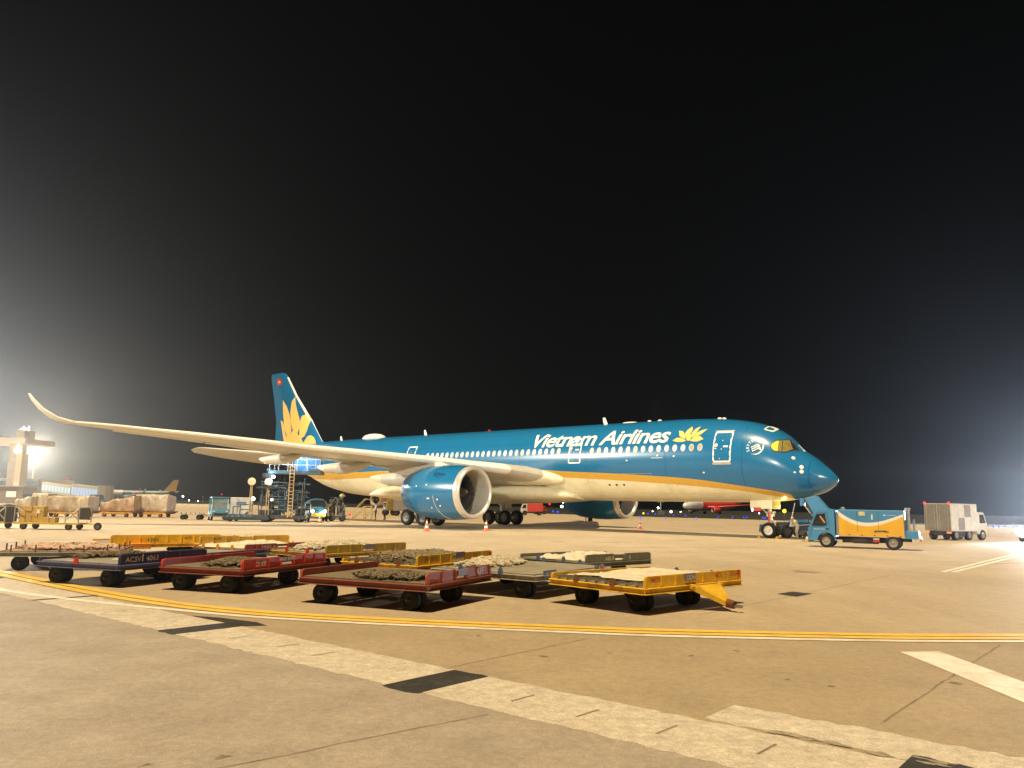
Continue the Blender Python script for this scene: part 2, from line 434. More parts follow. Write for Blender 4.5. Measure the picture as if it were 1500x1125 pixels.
for i in range(46):
    y = rnd.uniform(27, 74); x = rnd.uniform(-34, 34); L = rnd.uniform(4, 15); a = rnd.gauss(0.05, 0.22)
    c = rnd.uniform(-0.01, 0.01)
    pts = [(x + t*L*cos(a + c*t*6), y + t*L*sin(a + c*t*6)) for t in [k/8 for k in range(9)]]
    bb = MB(); n = len(pts); wd = rnd.uniform(.08, .2)
    for j, (px, py) in enumerate(pts):
        k = wd*min(1, 4*min(j, n - 1 - j)/n + 0.1); bb.v += [(px, py - k/2, 0.0025 + 0.0001*(i % 9)), (px, py + k/2, 0.0025 + 0.0001*(i % 9))]
    for j in range(n - 1): bb.f.append((2*j, 2*j+2, 2*j+3, 2*j+1)); bb.m.append(0)
    bb.build('streak', M_STREAK, stk)
M_OIL = mat('oil_stain', (0.31, 0.245, 0.165), 0.6, var=0.2, scale=3, dirt=(0.44, 0.36, 0.25), dirt_amt=0.8, dirt_scale=2.5)
M_OIL2 = mat('oil_drip', (0.20, 0.16, 0.115), 0.55, var=0.3, scale=5, dirt=(0.38, 0.31, 0.22), dirt_amt=0.7, dirt_scale=4)
for i in range(34):
    x, y = rnd.uniform(-22, 24), rnd.uniform(14.5, 50)
    if i < 14: stain(x, y, rnd.uniform(.5, 1.7), rnd.uniform(.25, .8), 0.0021 + .00005*i, M_OIL, stk, 'oil_stain', True)
    else: stain(x, y, rnd.uniform(.06, .22), rnd.uniform(.05, .2), 0.0029 + .00005*i, M_OIL2, stk, 'oil_drip', True)
for i in range(22):
    e, n = rnd.uniform(-8, 4), rnd.uniform(2.5, 11)
    if 5.7 < n < 8.2: continue
    stain(e, n, rnd.uniform(.03, .12), rnd.uniform(.03, .10), 0.0049 + .00005*i, M_OIL2, stk, 'oil_drip')
tag(sheet('drain_cover', [(6.19, 18.55), (6.76, 19.14), (7.08, 18.74), (6.47, 18.06)], 0.006, M_PATCH), kind='structure')

# night air: one closed box of thin haze round everything
hz = MB().box((0, 300, 19.5), (1500, 900, 41)).build('haze', mat('haze', (1, 1, 1)))
hm = bpy.data.materials.new('haze_air'); hm.use_nodes = True
for nd in list(hm.node_tree.nodes): hm.node_tree.nodes.remove(nd)
ho = hm.node_tree.nodes.new('ShaderNodeOutputMaterial'); hv = hm.node_tree.nodes.new('ShaderNodeVolumePrincipled')
hv.inputs['Color'].default_value = (0.80, 0.88, 1.0, 1); hv.inputs['Density'].default_value = 0.00022; hv.inputs['Anisotropy'].default_value = 0.84
hm.node_tree.links.new(hv.outputs[0], ho.inputs['Volume'])
hz.data.materials.clear(); hz.data.materials.append(hm); tag(hz, kind='stuff')

# ================================================================== THE AIRLINER
# plane frame: x aft from the nose, y to starboard (the side we see), z up
M_PBLUE = mat('airliner_blue', (0.010, 0.142, 0.325), 0.25, var=0.03, scale=0.6, coat=0.45, dirt=(0.017, 0.15, 0.30), dirt_amt=0.3, dirt_scale=0.8)
M_PGOLD = mat('airliner_gold', (0.60, 0.34, 0.045), 0.3, var=0.04, coat=0.4)
M_PCREAM = mat('airliner_belly_cream', (0.76, 0.70, 0.50), 0.35, var=0.05, scale=1.0, coat=0.3, dirt=(0.50, 0.43, 0.28), dirt_amt=0.4, dirt_scale=0.6)
M_PWHITE = mat('airliner_white', (0.82, 0.80, 0.70), 0.4, var=0.03)
M_LOTUS = mat('lotus_gold', (0.88, 0.62, 0.17), 0.35, var=0.05, coat=0.3)
M_LOTLINE = mat('lotus_outline', (0.42, 0.22, 0.03), 0.4, var=0.05)
M_WING = mat('wing_grey', (0.52, 0.49, 0.43), 0.45, var=0.06, scale=0.8, dirt=(0.38, 0.35, 0.29), dirt_amt=0.4, dirt_scale=0.7)
M_SLAT = mat('slat_metal', (0.84, 0.82, 0.76), 0.35, 0.0, var=0.06)
M_LIP = mat('inlet_lip_metal', (0.66, 0.63, 0.58), 0.3, 0.45, var=0.05)
M_INLET = mat('inlet_liner', (0.42, 0.39, 0.34), 0.55, var=0.1, scale=14)
M_FAN = mat('fan_titanium', (0.10, 0.10, 0.10), 0.35, 0.6, var=0.15)
M_GEAR = mat('gear_strut_paint', (0.55, 0.52, 0.46), 0.4, var=0.15)
M_DOORLINE = mat('door_outline_white', (0.82, 0.81, 0.76), 0.4, var=0.03)
M_SILVER = mat('scuff_plate', (0.45, 0.44, 0.42), 0.4, 0.5, var=0.1)
M_LIT = glow('lit_cabin_window', (1.0, 0.93, 0.82), 0.78)
M_LIT2 = glow('lit_cabin_window_dim', (1.0, 0.85, 0.68), 0.45)
M_SHADE = mat('closed_window_shade', (0.36, 0.33, 0.27), 0.6, var=0.1)
M_WFRAME = mat('window_surround', (0.55, 0.57, 0.58), 0.4, var=0.05)
M_CKLIT = glow('lit_cockpit_glass', (0.95, 0.72, 0.0), 0.85)
M_CKDIM = mat('cockpit_glass_amber', (0.19, 0.15, 0.04), 0.15, var=0.4, scale=2.5, spec=0.8, emit=(0.5, 0.37, 0.06), estr=0.22)

Z0, HR, WR = 5.416, 3.045, 2.98
air = thing('airliner', 'large teal-blue passenger jet with a gold stripe and cream belly parked across the apron', 'airliner', (21.368, 51.338, 0), R(180 - 40.108))

_kn = [sqrt(v) for v in (0, .35, .8, 1.4, 2.2, 3.2, 4.5, 6, 8, 10.5)]
_zt = pchip(_kn, [3.895, 4.473, 4.893, 5.43, 5.975, 7.02, 7.70, 8.09, 8.345, 8.461])
_zb = pchip(_kn, [3.895, 3.431, 3.123, 2.925, 2.705, 2.555, 2.457, 2.405, 2.385, 2.371])
_ww = pchip(_kn, [0, .78, 1.2, 1.6, 2.0, 2.36, 2.65, 2.85, 2.95, 2.98])
_tzt = pchip([44, 50, 54, 58, 62, 66.3], [8.461, 8.45, 8.38, 8.2, 7.9, 7.45])
_tzb = pchip([41, 44, 46, 48, 49.6, 51.4, 53.3, 55.1, 58, 62, 66.3], [2.371, 2.40, 2.48, 2.62, 2.76, 3.05, 3.45, 4.05, 5.0, 6.15, 6.95])
_tw = pchip([41, 45, 49, 53, 57, 61, 64, 66.3], [2.98, 2.95, 2.78, 2.42, 1.9, 1.25, .7, .22])
def fus(x):
    if x < 10.5: k = sqrt(max(x, 0)); return _zt(k), _zb(k), max(_ww(k), 1e-3)
    if x > 41: return _tzt(x), _tzb(x), _tw(x)
    return 8.461, 2.371, 2.98
def fy(x, z):
    t, b, wd = fus(x); s = (z - (t + b)/2)/max((t - b)/2, 1e-3)
    return wd*sqrt(max(0.0, 1 - s*s))
def fn(x, z):                             # outward normal on the starboard side
    t, b, wd = fus(x); h = (t - b)/2
    y = fy(x, z); n = Vector((0, y/(wd*wd), (z - (t + b)/2)/(h*h)))
    e = 0.05
    y2 = fy(x + e, z)
    tx = Vector((e, y2 - y, 0)); tz = Vector((0, fy(x, z + e) - y, e))
    n2 = tz.cross(tx)
    if n2.length > 1e-6 and n2.y > 0: n = n2
    return n.normalized()
def fpt(x, z, lift=0.0):
    return Vector((x, fy(x, z), z)) + fn(x, z)*lift
_gt = pchip([2.4, 3.26, 4.99, 6.83, 8.28, 9.8, 12.5, 15.4, 18.5, 22.4, 30, 42, 45.7, 50, 55, 60, 66.3], [-2.55, -2.34, -2.05, -1.78, -1.57, -1.41, -1.22, -1.04, -.90, -.70, -.56, -.53, -.60, -.55, -.3, .2, .9])
_gb = pchip([2.4, 3.84, 5.13, 7.46, 9.97, 12.65, 15.5, 18.6, 22.2, 30, 42.8, 45.9, 49.25, 55, 60, 66.3], [-2.75, -2.58, -2.36, -2.11, -1.89, -1.71, -1.53, -1.38, -1.22, -1.15, -1.15, -1.21, -1.30, -1.1, -.6, .3])
def th_of(x, rel):
    t, b, wd = fus(x); s = (Z0 + rel - (t + b)/2)/((t - b)/2)
    return asin(max(-0.985, min(0.985, s)))
xs = [0.004, .03, .08, .16, .27, .4, .6, .85, 1.15, 1.5, 1.9, 2.3, 2.7] + [3.1 + .5*i for i in range(16)] + [11.5 + 1.5*i for i in range(20)] + [41 + .8*i for i in range(31)] + [66.0, 66.3]
NA, NB_, NC = 14, 3, 12
rings = []; fmb = MB()
for x in xs:
    t, b, wd = fus(x)
    a1, a2 = th_of(x, _gt(x)), th_of(x, _gb(x))
    if a2 > a1 - 0.01: a2 = a1 - 0.01
    th = [pi/2 + (a1 - pi/2)*i/NA for i in range(NA)] + [a1 + (a2 - a1)*i/NB_ for i in range(NB_)] + [a2 + (-pi/2 - a2)*i/NC for i in range(NC + 1)]
    half = [(wd*cos(q), (t + b)/2 + (t - b)/2*sin(q)) for q in th]
    rings.append([(x, y, z) for y, z in half] + [(x, -y, z) for y, z in half[-2:0:-1]])
nh = NA + NB_ + NC
def fmat(k, i):
    if i >= nh: i = 2*nh - 1 - i
    if xs[k] < 2.65: return 0
    if i < NA: return 0
    if i < NA + NB_: return 1
    return 2
fmb.loft(rings, 0, True, True, mats=fmat)
fmb.build('fuselage', [M_PBLUE, M_PGOLD, M_PCREAM], air, smooth=50)

# belly fairing and wing root fairing
bf = MB(); br = []
for i in range(25):
    x = 19.5 + i*(44.2 - 19.5)/24
    u = (x - 19.5)/(44.2 - 19.5); k = max(0.0, sin(pi*min(1, max(0, u))))**0.55
    zb = 2.42 - 0.46*k; wd = 2.2 + 1.02*k; zt = 2.9 + 1.45*k
    br.append([(x, wd*cos(q)*(1 if sin(q) > 0 else 1), (zb + zt)/2 + (zt - zb)/2*(abs(sin(q))**0.75)*(1 if sin(q) > 0 else -1)) for q in [2*pi*j/28 for j in range(28)]])
bf.loft(br)
bf.build('belly_fairing', M_PCREAM, air, smooth=50)

# patches that lie on the skin: polygons in (x, z) wrapped onto the fuselage
def skin_poly(name, poly, m, parent, lift=0.008, cuts=0.25, thick=None):
    bm = bmesh.new()
    vs = [bm.verts.new((x, 0, z)) for x, z in poly]
    bm.faces.new(vs)
    bmesh.ops.triangulate(bm, faces=bm.faces)
    for _ in range(6):
        es = [e for e in bm.edges if e.calc_length() > cuts]
        if not es: break
        bmesh.ops.subdivide_edges(bm, edges=es, cuts=1)
        bmesh.ops.triangulate(bm, faces=bm.faces)
    for v in bm.verts: v.co = fpt(v.co.x, v.co.z, lift)
    bmesh.ops.recalc_face_normals(bm, faces=bm.faces)
    if sum(f.normal.y for f in bm.faces) < 0: bmesh.ops.reverse_faces(bm, faces=bm.faces)
    me = bpy.data.meshes.new(name); bm.to_mesh(me); bm.free()
    me.materials.append(m); me.polygons.foreach_set('use_smooth', [True]*len(me.polygons))
    o = bpy.data.objects.new(name, me); COL.objects.link(o); o.parent = parent
    return o
def rrect(x0, x1, z0, z1, r, n=4):
    p = []
    for cx, cz, a in ((x1 - r, z1 - r, 0), (x0 + r, z1 - r, 90), (x0 + r, z0 + r, 180), (x1 - r, z0 + r, 270)):
        p += [(cx + r*cos(R(a + 90*i/n)), cz + r*sin(R(a + 90*i/n))) for i in range(n + 1)]
    return p
def skin_ring(name, outer, inner, m, parent, lift=0.012):
    b = MB(); n = len(outer)
    b.v = [tuple(fpt(x, z, lift)) for x, z in outer] + [tuple(fpt(x, z, lift)) for x, z in inner] + [tuple(fpt(x, z, -0.01)) for x, z in outer]
    for i in range(n):
        j = (i + 1) % n
        b.f += [(i, j, n + j, n + i), (i, 2*n + i, 2*n + j, j)]; b.m += [0, 0]
    return b.build(name, m, parent)
def oval(cx, cz, a, b, n=14): return [(cx + a*cos(2*pi*i/n), cz + b*sin(2*pi*i/n)) for i in range(n)]

# cabin windows: each surround a part, its pane a sub-part
wx = [8.32 + .6443*i for i in range(15)] + [20.52 + .6225*i for i in range(25)]
wr = random.Random(5)
for i, x in enumerate(wx):
    z = Z0 + (0.70 if x < 18 else 0.765)
    s = skin_ring('cabin_window', oval(x, z, .19, .265), oval(x, z, .145, .215), M_WFRAME, air, 0.010)
    m = M_SHADE if i < 2 else (M_LIT2 if (i in (14, 15, 20) or wr.random() < .22) else M_LIT)
    skin_poly('pane', oval(x, z, .147, .217), m, s, 0.008, 0.4)
# passenger doors
def pdoor(x0, x1, z0, z1, scuff=True):
    d = skin_poly('passenger_door', rrect(x0 + .06, x1 - .06, z0 + .06, z1 - .06, .08), M_PBLUE, air, 0.010, 0.3)
    def dens(p, k=4):
        o = []
        for i in range(len(p)):
            a = Vector(p[i]); c = Vector(p[(i+1) % len(p)])
            o += [tuple(a.lerp(c, j/k)) for j in range(k)]
        return o
    skin_ring('door_outline', dens(rrect(x0, x1, z0, z1, .13)), dens(rrect(x0 + .10, x1 - .10, z0 + .10, z1 - .10, .07)), M_DOORLINE, d, 0.016)
    if scuff:
        skin_poly('scuff_plate', rrect(x0 - .02, x1 + .02, z0 - .16, z0 - .01, .05), M_SILVER, d, 0.014)
        skin_poly('scuff_plate', rrect(x0 - .02, x1 + .02, z1 + .01, z1 + .09, .03), M_SILVER, d, 0.014)
    skin_poly('door_handle', rrect(x0 + .22, x0 + .55, z0 + 1.02, z0 + 1.13, .03), M_DOORLINE, d, 0.018)
    skin_poly('door_window', oval(x1 - .22, z0 + 1.18, .11, .14), M_LIT2, d, 0.018)
    skin_poly('door_placard', oval(x1 - .20, z0 + .95, .06, .04), M_DOORLINE, d, 0.018)
    for (a, c) in ((.62, 1.5), (.66, .9), (.78, .25)): skin_poly('door_placard', oval(x0 + a, z0 + c, .035, .035, 8), M_DOORLINE, d, 0.018)
    return d
pdoor(6.09, 7.36, Z0 - .37, Z0 + 1.77)
pdoor(18.36, 19.52, Z0 - .24, Z0 + 1.74, False)
pdoor(37.2, 38.38, Z0 - .34, Z0 + 1.72, False)

# title, lotus emblem and alliance roundel
me = text_mesh('Vietnam Airlines', 0.20, 0.017, 0.94)
bm = bmesh.new(); bm.from_mesh(me)
for _ in range(5):
    es = [e for e in bm.edges if e.calc_length() > 0.12]
    if not es: break
    bmesh.ops.subdivide_edges(bm, edges=es, cuts=1); bmesh.ops.triangulate(bm, faces=bm.faces)
X0 = min(v.co.x for v in bm.verts); X1 = max(v.co.x for v in bm.verts)
cap = 0.73
for v in bm.verts:
    x = 23.40 - (v.co.x - X0)/(X1 - X0)*(23.40 - 10.80)
    th = 0.392 + v.co.y/cap*0.455
    v.co = fpt(x, Z0 + 3.045*sin(th), 0.010)
bmesh.ops.recalc_face_normals(bm, faces=bm.faces)
bm.to_mesh(me); bm.free()
me.materials.clear(); me.materials.append(M_PWHITE)
o = bpy.data.objects.new('airline_title', me); COL.objects.link(o); o.parent = air

def lot(px, py):
    th = R(21.8 + (647 - py)*(46.8 - 21.8)/21.0)
    return (10.54 - (px - 985)*.0533, Z0 + 3.045*sin(th))
PET = [[(985, 645), (991, 641.3), (997, 641.6), (1003, 644.3), (1006, 645.8), (1000, 647.2), (992, 647)],
       [(1030.5, 644.4), (1024, 640), (1017, 642), (1010, 645.5), (1015, 647), (1022, 647.4)],
       [(990.8, 631), (997, 632), (1001, 636.5), (1004, 642.5), (1003.2, 644), (999, 642), (994, 639)],
       [(1032, 630), (1024.5, 631.8), (1018.5, 635.5), (1014, 641.5), (1013.5, 644), (1020, 641), (1026, 637)],
       [(1008, 624.6), (1003, 630.5), (1001, 636.5), (1004.4, 643), (1007, 638), (1010, 635.5), (1010.5, 630)],
       [(1020, 624.6), (1014, 629.5), (1010.8, 636), (1012, 642.6), (1016.5, 638), (1019, 632)],
       [(1008, 636.5), (1011, 637.8), (1012, 641), (1011.5, 645), (1008.5, 646.5), (1005.5, 644), (1005, 640)]]
emb = None
for i, P in enumerate(PET):
    c = (sum(q[0] for q in P)/len(P), sum(q[1] for q in P)/len(P))
    big = [lot(*q) for q in P]; sm = [lot(c[0] + (q[0] - c[0])*.93, c[1] + (q[1] - c[1])*.92) for q in P]
    if emb is None: emb = skin_poly('lotus_emblem', big, M_LOTLINE, air, 0.008)
    else: skin_poly('petal_outline', big, M_LOTLINE, emb, 0.008 + .0008*i)
    skin_poly('petal', sm, M_LOTUS, emb, 0.016)
# roundel
rc = (4.46, Z0 + .60)
al = skin_ring('alliance_roundel', [(rc[0] - .48*cos(R(a)), rc[1] + .48*sin(R(a))) for a in range(-120, 46, 8)] + [], [(rc[0] - .41*cos(R(a)) - .02, rc[1] + .41*sin(R(a))) for a in range(-120, 46, 8)], M_PWHITE, air, 0.012) if False else None
def arc_poly(r0, r1, a0, a1, n=18):
    o = [(rc[0] - r0*cos(R(a0 + (a1 - a0)*i/n)), rc[1] + r0*sin(R(a0 + (a1 - a0)*i/n))) for i in range(n + 1)]
    k = [(rc[0] - (r0 - (r0 - r1)*sin(pi*i/n))*cos(R(a0 + (a1 - a0)*i/n)), rc[1] + (r0 - (r0 - r1)*sin(pi*i/n))*sin(R(a0 + (a1 - a0)*i/n))) for i in range(n + 1)]
    return o + k[::-1][1:-1]
al = skin_poly('alliance_roundel', arc_poly(.50, .41, -125, 42), M_PWHITE, air, 0.010)
for k in range(3):                                   # the flowing ribbon
    y0 = .16 - .13*k; sx = .05*k
    p = [(-.30 + sx, y0 - .12), (-.16 + sx, y0 - .06), (.0 + sx, y0 + .05), (.14 + sx, y0 + .05), (.26 + sx, y0 - .04)]
    q = [(a, c - .075) for a, c in p]
    skin_poly('ribbon', [(rc[0] - a, rc[1] + c) for a, c in p + q[::-1]], M_PWHITE, al, 0.010)
for k, ch in enumerate('SKYTEAM'):
    a = R(205 - k*21)
    tm = text_mesh(ch, 0, 0.02)
    bmx = bmesh.new(); bmx.from_mesh(tm)
    for v in bmx.verts:
        u, vv = (v.co.x - .3)*.24, (v.co.y - .35)*.24 + .52
        ra = a - pi/2
        xx, zz = u*cos(ra) - vv*sin(ra), u*sin(ra) + vv*cos(ra)
        v.co = fpt(rc[0] - xx, rc[1] + zz, 0.010)
    bmx.to_mesh(tm); bmx.free(); tm.materials.clear(); tm.materials.append(M_PWHITE)
    oo = bpy.data.objects.new('roundel_letter', tm); COL.objects.link(oo); oo.parent = al

# cockpit glazing
def sp(pts): return [(x, z) for x, z in pts]
mask = skin_poly('cockpit_mask', [(3.60, 6.04), (3.55, 6.25), (3.42, 6.47), (3.17, 6.58), (2.88, 6.62), (2.77, 6.58), (2.68, 6.46), (2.60, 6.36), (2.45, 6.16), (2.30, 5.98), (2.16, 5.86), (2.16, 5.82), (2.35, 5.80), (2.55, 5.70), (2.88, 5.64), (3.25, 5.68), (3.47, 5.80)], M_DARK, air, 0.010, 0.12)
for name, poly, m in (('cockpit_pane', [(3.55, 6.08), (3.50, 6.27), (3.35, 6.43), (3.21, 6.46), (3.14, 5.75), (3.33, 5.79), (3.47, 5.91)], M_CKLIT),
                      ('cockpit_pane', [(3.20, 6.46), (3.10, 6.48), (2.97, 5.75), (3.13, 5.74)], M_CKDIM),
                      ('cockpit_pane', [(3.02, 6.49), (2.82, 6.51), (2.66, 6.26), (2.48, 5.93), (2.64, 5.79), (2.88, 5.74)], M_CKDIM),
                      ('cockpit_pane', [(2.75, 6.49), (2.62, 6.33), (2.48, 6.14), (2.30, 5.94), (2.24, 5.90), (2.40, 5.90)], M_GLASS)):
    skin_poly(name, poly, m, mask, 0.018, 0.12)
M_PFR = mat('pane_frame', (0.42, 0.38, 0.24), 0.4, 0.3, var=0.1)
fr = MB()
for a, c in (((3.08, 6.47), (2.95, 5.75)), ((2.82, 6.52), (2.47, 5.91)), ((2.47, 5.91), (2.64, 5.77)), ((2.64, 5.77), (2.95, 5.72)), ((3.05, 6.50), (2.82, 6.52))):
    fr.tube([fpt(a[0] + (c[0] - a[0])*t/5, a[1] + (c[1] - a[1])*t/5, .022) for t in range(6)], .016, 4)
fr.build('pane_frame', M_PFR, mask)
wp = MB(); wp.cyl((2.05, .28, 5.88), (2.45, .1, 6.28), .02, n=5); wp.cyl((2.05, .28, 5.88), (1.98, .34, 5.80), .05, n=6)
wp.build('wiper', M_PWHITE, mask)
eh = [(4.31, 7.35), (4.36, 7.60), (3.80, 7.40), (3.76, 7.14)]
hat = skin_ring('escape_hatch', [(4.36, 7.34), (4.34, 7.58), (4.22, 7.60), (3.80, 7.42), (3.72, 7.30), (3.74, 7.15), (3.84, 7.14), (4.24, 7.26)], [(4.26, 7.36), (4.25, 7.50), (4.20, 7.52), (3.87, 7.37), (3.83, 7.31), (3.85, 7.22), (3.89, 7.22), (4.20, 7.30)], M_PWHITE, air, 0.014)
for (x, z, r) in ((2.26, 5.30, .13), (1.74, 4.70, .14), (1.72, 4.40, .14)):
    b = MB(); p = fpt(x, z); n = fn(x, z)
    b.cyl(p - n*.02, p + n*.012, r, r*.94, 16)
    b.build('air_data_plate', M_PWHITE, air)
for (x, z) in ((14.18, Z0 - .10), (11.61, Z0 + .20), (8.1, Z0 - 1.05), (10.3, Z0 + .12), (2.1, 4.35), (.75, 4.1)):
    skin_poly('skin_placard', oval(x, z, .08, .06, 8), M_PWHITE, air, 0.012)
for x in (16.07, 15.44, 14.80): skin_poly('outflow_port', oval(x, Z0 - 1.87, .10, .07, 10), M_DARK, air, 0.012)
skin_poly('access_panel_mark', [(12.1, Z0 + .02), (11.2, Z0 + .02), (11.2, Z0 + .05), (12.1, Z0 + .05)], M_PWHITE, air, 0.012)
# thin skin joints
M_SEAM = mat('skin_joint', (0.006, 0.10, 0.23), 0.4, var=0.05)
M_SEAM2 = mat('belly_joint', (0.42, 0.37, 0.24), 0.5, var=0.05)
for x in (1.35, 5.35, 11.0, 17.9, 24.5, 36.6):
    zt_ = Z0 + _gt(x) if x > 2.6 else fus(x)[1] + .1
    zz = [zt_ + (fus(x)[0] - .25 - zt_)*i/20 for i in range(21)]
    skin_poly('skin_joint', [(x, z) for z in zz] + [(x + .022, z) for z in zz[::-1]], M_SEAM, air, 0.004, 0.5)
    if x > 5:
        z1 = Z0 + _gb(x); zz = [2.45 + (z1 - 2.45)*i/10 for i in range(11)]
        skin_poly('skin_joint', [(x, z) for z in zz] + [(x + .022, z) for z in zz[::-1]], M_SEAM2, air, 0.004, 0.5)

def skin_line(pts, m, wd=.022):
    b = MB(); P = [fpt(x, z, .005) for x, z in pts]; b.tube(P, wd/2, 3); return b.build('panel_line', m, air)
for (x0, x1, z0, z1) in ((12.2, 14.9, 2.75, 4.35), (9.3, 10.4, 2.9, 3.6), (17.1, 18.2, 2.75, 3.7)):
    p = rrect(x0, x1, z0, z1, .12); skin_line(p + p[:1], M_SEAM2, .018)
for zz in (2.95, 6.9, 7.7):
    skin_line([(5.6 + i*1.2, zz) for i in range(28)], M_SEAM2 if zz < 4 else M_SEAM, .014)
# roof fittings
def blade(x, h, ch, sweep, name='blade_antenna'):
    z = fus(x)[0]; b = MB()
    b.loft([[(x - ch/2, 0, z - .05), (x, .05, z - .05), (x + ch/2, 0, z - .05), (x, -.05, z - .05)], [(x - ch/2*.45 + sweep, 0, z + h), (x + sweep, .02, z + h), (x + ch/2*.7 + sweep, 0, z + h), (x + sweep, -.02, z + h)]])
    return b.build(name, M_PWHITE, air)
blade(51.9, .45, .4, .12); blade(38.8, .5, .4, .15); blade(17.95, .55, .42, .16)
b = MB()
for xx, hh, ww in ((46.5, .52, .85), (15.65, .14, .45)):
    L = 1.55 if xx > 40 else .75
    b = MB(); rr = []
    for i in range(13):
        u = -1 + 2*i/12; k = sqrt(max(0.0, 1 - abs(u)**2.6)) + .001
        rr.append([(xx + u*L, ww*k*cos(q), 8.40 + hh*k*max(0, sin(q)) - (.1 if sin(q) < -.01 else 0)) for q in [2*pi*j/14 for j in range(14)]])
    b.loft(rr); b.build('antenna_dome', M_PWHITE, air, smooth=45)
for xx in (13.9, 13.0, 8.1, 7.75): MB().sphere((xx, .1, fus(xx)[0] + .02), .11, 8, sc=(1.6, 1, .8)).build('roof_fitting', M_PWHITE, air)
MB().sphere((30.5, 0, 8.52), .14, 8).build('anti_collision_light', mat('red_lens', (0.4, 0.02, 0.02), 0.2), air)

# ------------------------------------------------ lifting surfaces
AF = [(0, 0), (.005, .10), (.02, .22), (.05, .34), (.09, .42), (.2, .50), (.35, .50), (.5, .44), (.65, .33), (.8, .19), (.92, .08), (1, .012)]
def airfoil(n_up=AF, low=.85):
    up = [(c, t) for c, t in AF]; lo = [(c, -t*low) for c, t in AF[-1:0:-1]]
    return up + lo
AFP = airfoil()
def wing_loft(secs, vertical=False, lemat=None, upmat=0, sgn=1, splitx=None):
    """secs: (span, xle, z, chord, thickness, z drop at trailing edge)"""
    rings = []
    for (s, xl, z, ch, tk, dz) in secs:
        r = []
        for c, t in AFP:
            if vertical: r.append((xl + c*ch, t*tk, z))
            else: r.append((xl + c*ch, sgn*s, z + t*tk + dz*c))
        rings.append(r)
    return rings
WS = [(2.2, 21.2, 4.05, 13.6, 1.75, .1), (3.0, 21.65, 4.2, 12.7, 1.6, .1), (4.0, 22.0, 4.37, 11.95, 1.45, .05), (5.8, 22.95, 4.63, 10.75, 1.2, 0), (8.0, 24.45, 4.86, 9.45, 1.02, -.05), (10.9, 26.5, 5.19, 8.1, .85, -.12), (15.3, 29.45, 5.57, 6.85, .66, -.12),
      (18.2, 31.45, 5.79, 5.95, .57, -.1), (20.8, 33.25, 6.07, 5.15, .5, -.1), (24.7, 35.95, 6.44, 4.0, .4, -.08), (27.7, 38.0, 6.68, 3.2, .32, -.06), (29.2, 39.3, 6.84, 2.75, .27, -.04), (30.2, 40.5, 6.95, 2.35, .22, -.02),
      (30.9, 41.9, 7.08, 1.9, .17, 0), (31.5, 43.2, 7.42, 1.55, .13, .02), (32.0, 44.5, 8.05, 1.2, .09, .05), (32.28, 45.6, 8.75, .85, .06, .05), (32.4, 46.4, 9.25, .45, .03, .03)]
def wing(sgn):
    b = MB()
    rings = wing_loft(WS, sgn=sgn)
    n = len(AFP)
    lem = lambda k, i: 1 if (i < 4 or i >= n - 3) and WS[k][0] > 4.5 else 0
    b.loft(rings, 0, True, True, mats=lem)
    wg = b.build('wing', [M_WING, M_SLAT], air, smooth=40)
    # flap and aileron panels along the trailing edge, a little below it
    for (s0, s1) in ((3.6, 10.4), (11.2, 17.0), (17.3, 22.6), (23.0, 28.4)):
        p = MB(); rr = []
        for k in range(5):
            s = s0 + (s1 - s0)*k/4
            i = max(j for j in range(len(WS)) if WS[j][0] <= s + 1e-6); A, B_ = WS[i], WS[min(i+1, len(WS)-1)]
            u = (s - A[0])/max(B_[0] - A[0], 1e-6)
            xl, z, ch, tk, dz = [A[q] + (B_[q] - A[q])*u for q in range(1, 6)]
            c0 = .76 if s < 23 else .80; x0 = xl + c0*ch; x1 = xl + 1.015*ch; zz = z + dz*.85
            h = tk*.30
            rr.append([(x0, sgn*s, zz - h*.35), (x0 + .1, sgn*s, zz - h*.98), ((x0 + x1)/2, sgn*s, zz - h*.9 - .04), (x1, sgn*s, zz - .22*h - .09), (x1, sgn*s, zz - .09), ((x0 + x1)/2, sgn*s, zz + .2*h)])
        p.loft(rr); p.build('flap', M_WING, wg, smooth=30)
    for (s, x0, L, wd, hh) in ((17.2, 34.3, 6.0, .30, .40), (12.6, 31.6, 7.2, .36, .48), (7.4, 28.2, 9.8, .46, .62)):
        p = MB(); rr = []
        i = max(j for j in range(len(WS)) if WS[j][0] <= s); A, B_ = WS[i], WS[i+1]; u = (s - A[0])/(B_[0] - A[0])
        z = A[2] + (B_[2] - A[2])*u - (A[4] + (B_[4] - A[4])*u)*.40
        for k in range(17):
            u = k/16; kk = (sin(pi*min(1, u*1.0))**.6 if 0 < u < 1 else 0) + .01
            cz = z - hh*.55*kk - .06 - .18*u
            rr.append([(x0 + L*u, sgn*s + wd*kk*cos(q), cz + hh*kk*sin(q)) for q in [2*pi*j/12 for j in range(12)]])
        p.loft(rr, mats=lambda k, i: 1 if k >= 13 else 0)
        p.build('flap_track_fairing', [M_WING, M_PCREAM], wg, smooth=40)
    MB().sphere((WS[13][1] + .05, sgn*30.9, 7.12), .07, 8).build('navigation_light', mat('nav_lens', (0.5, 0.5, 0.5), 0.1), wg)
    return wg
wing(1); wing(-1)
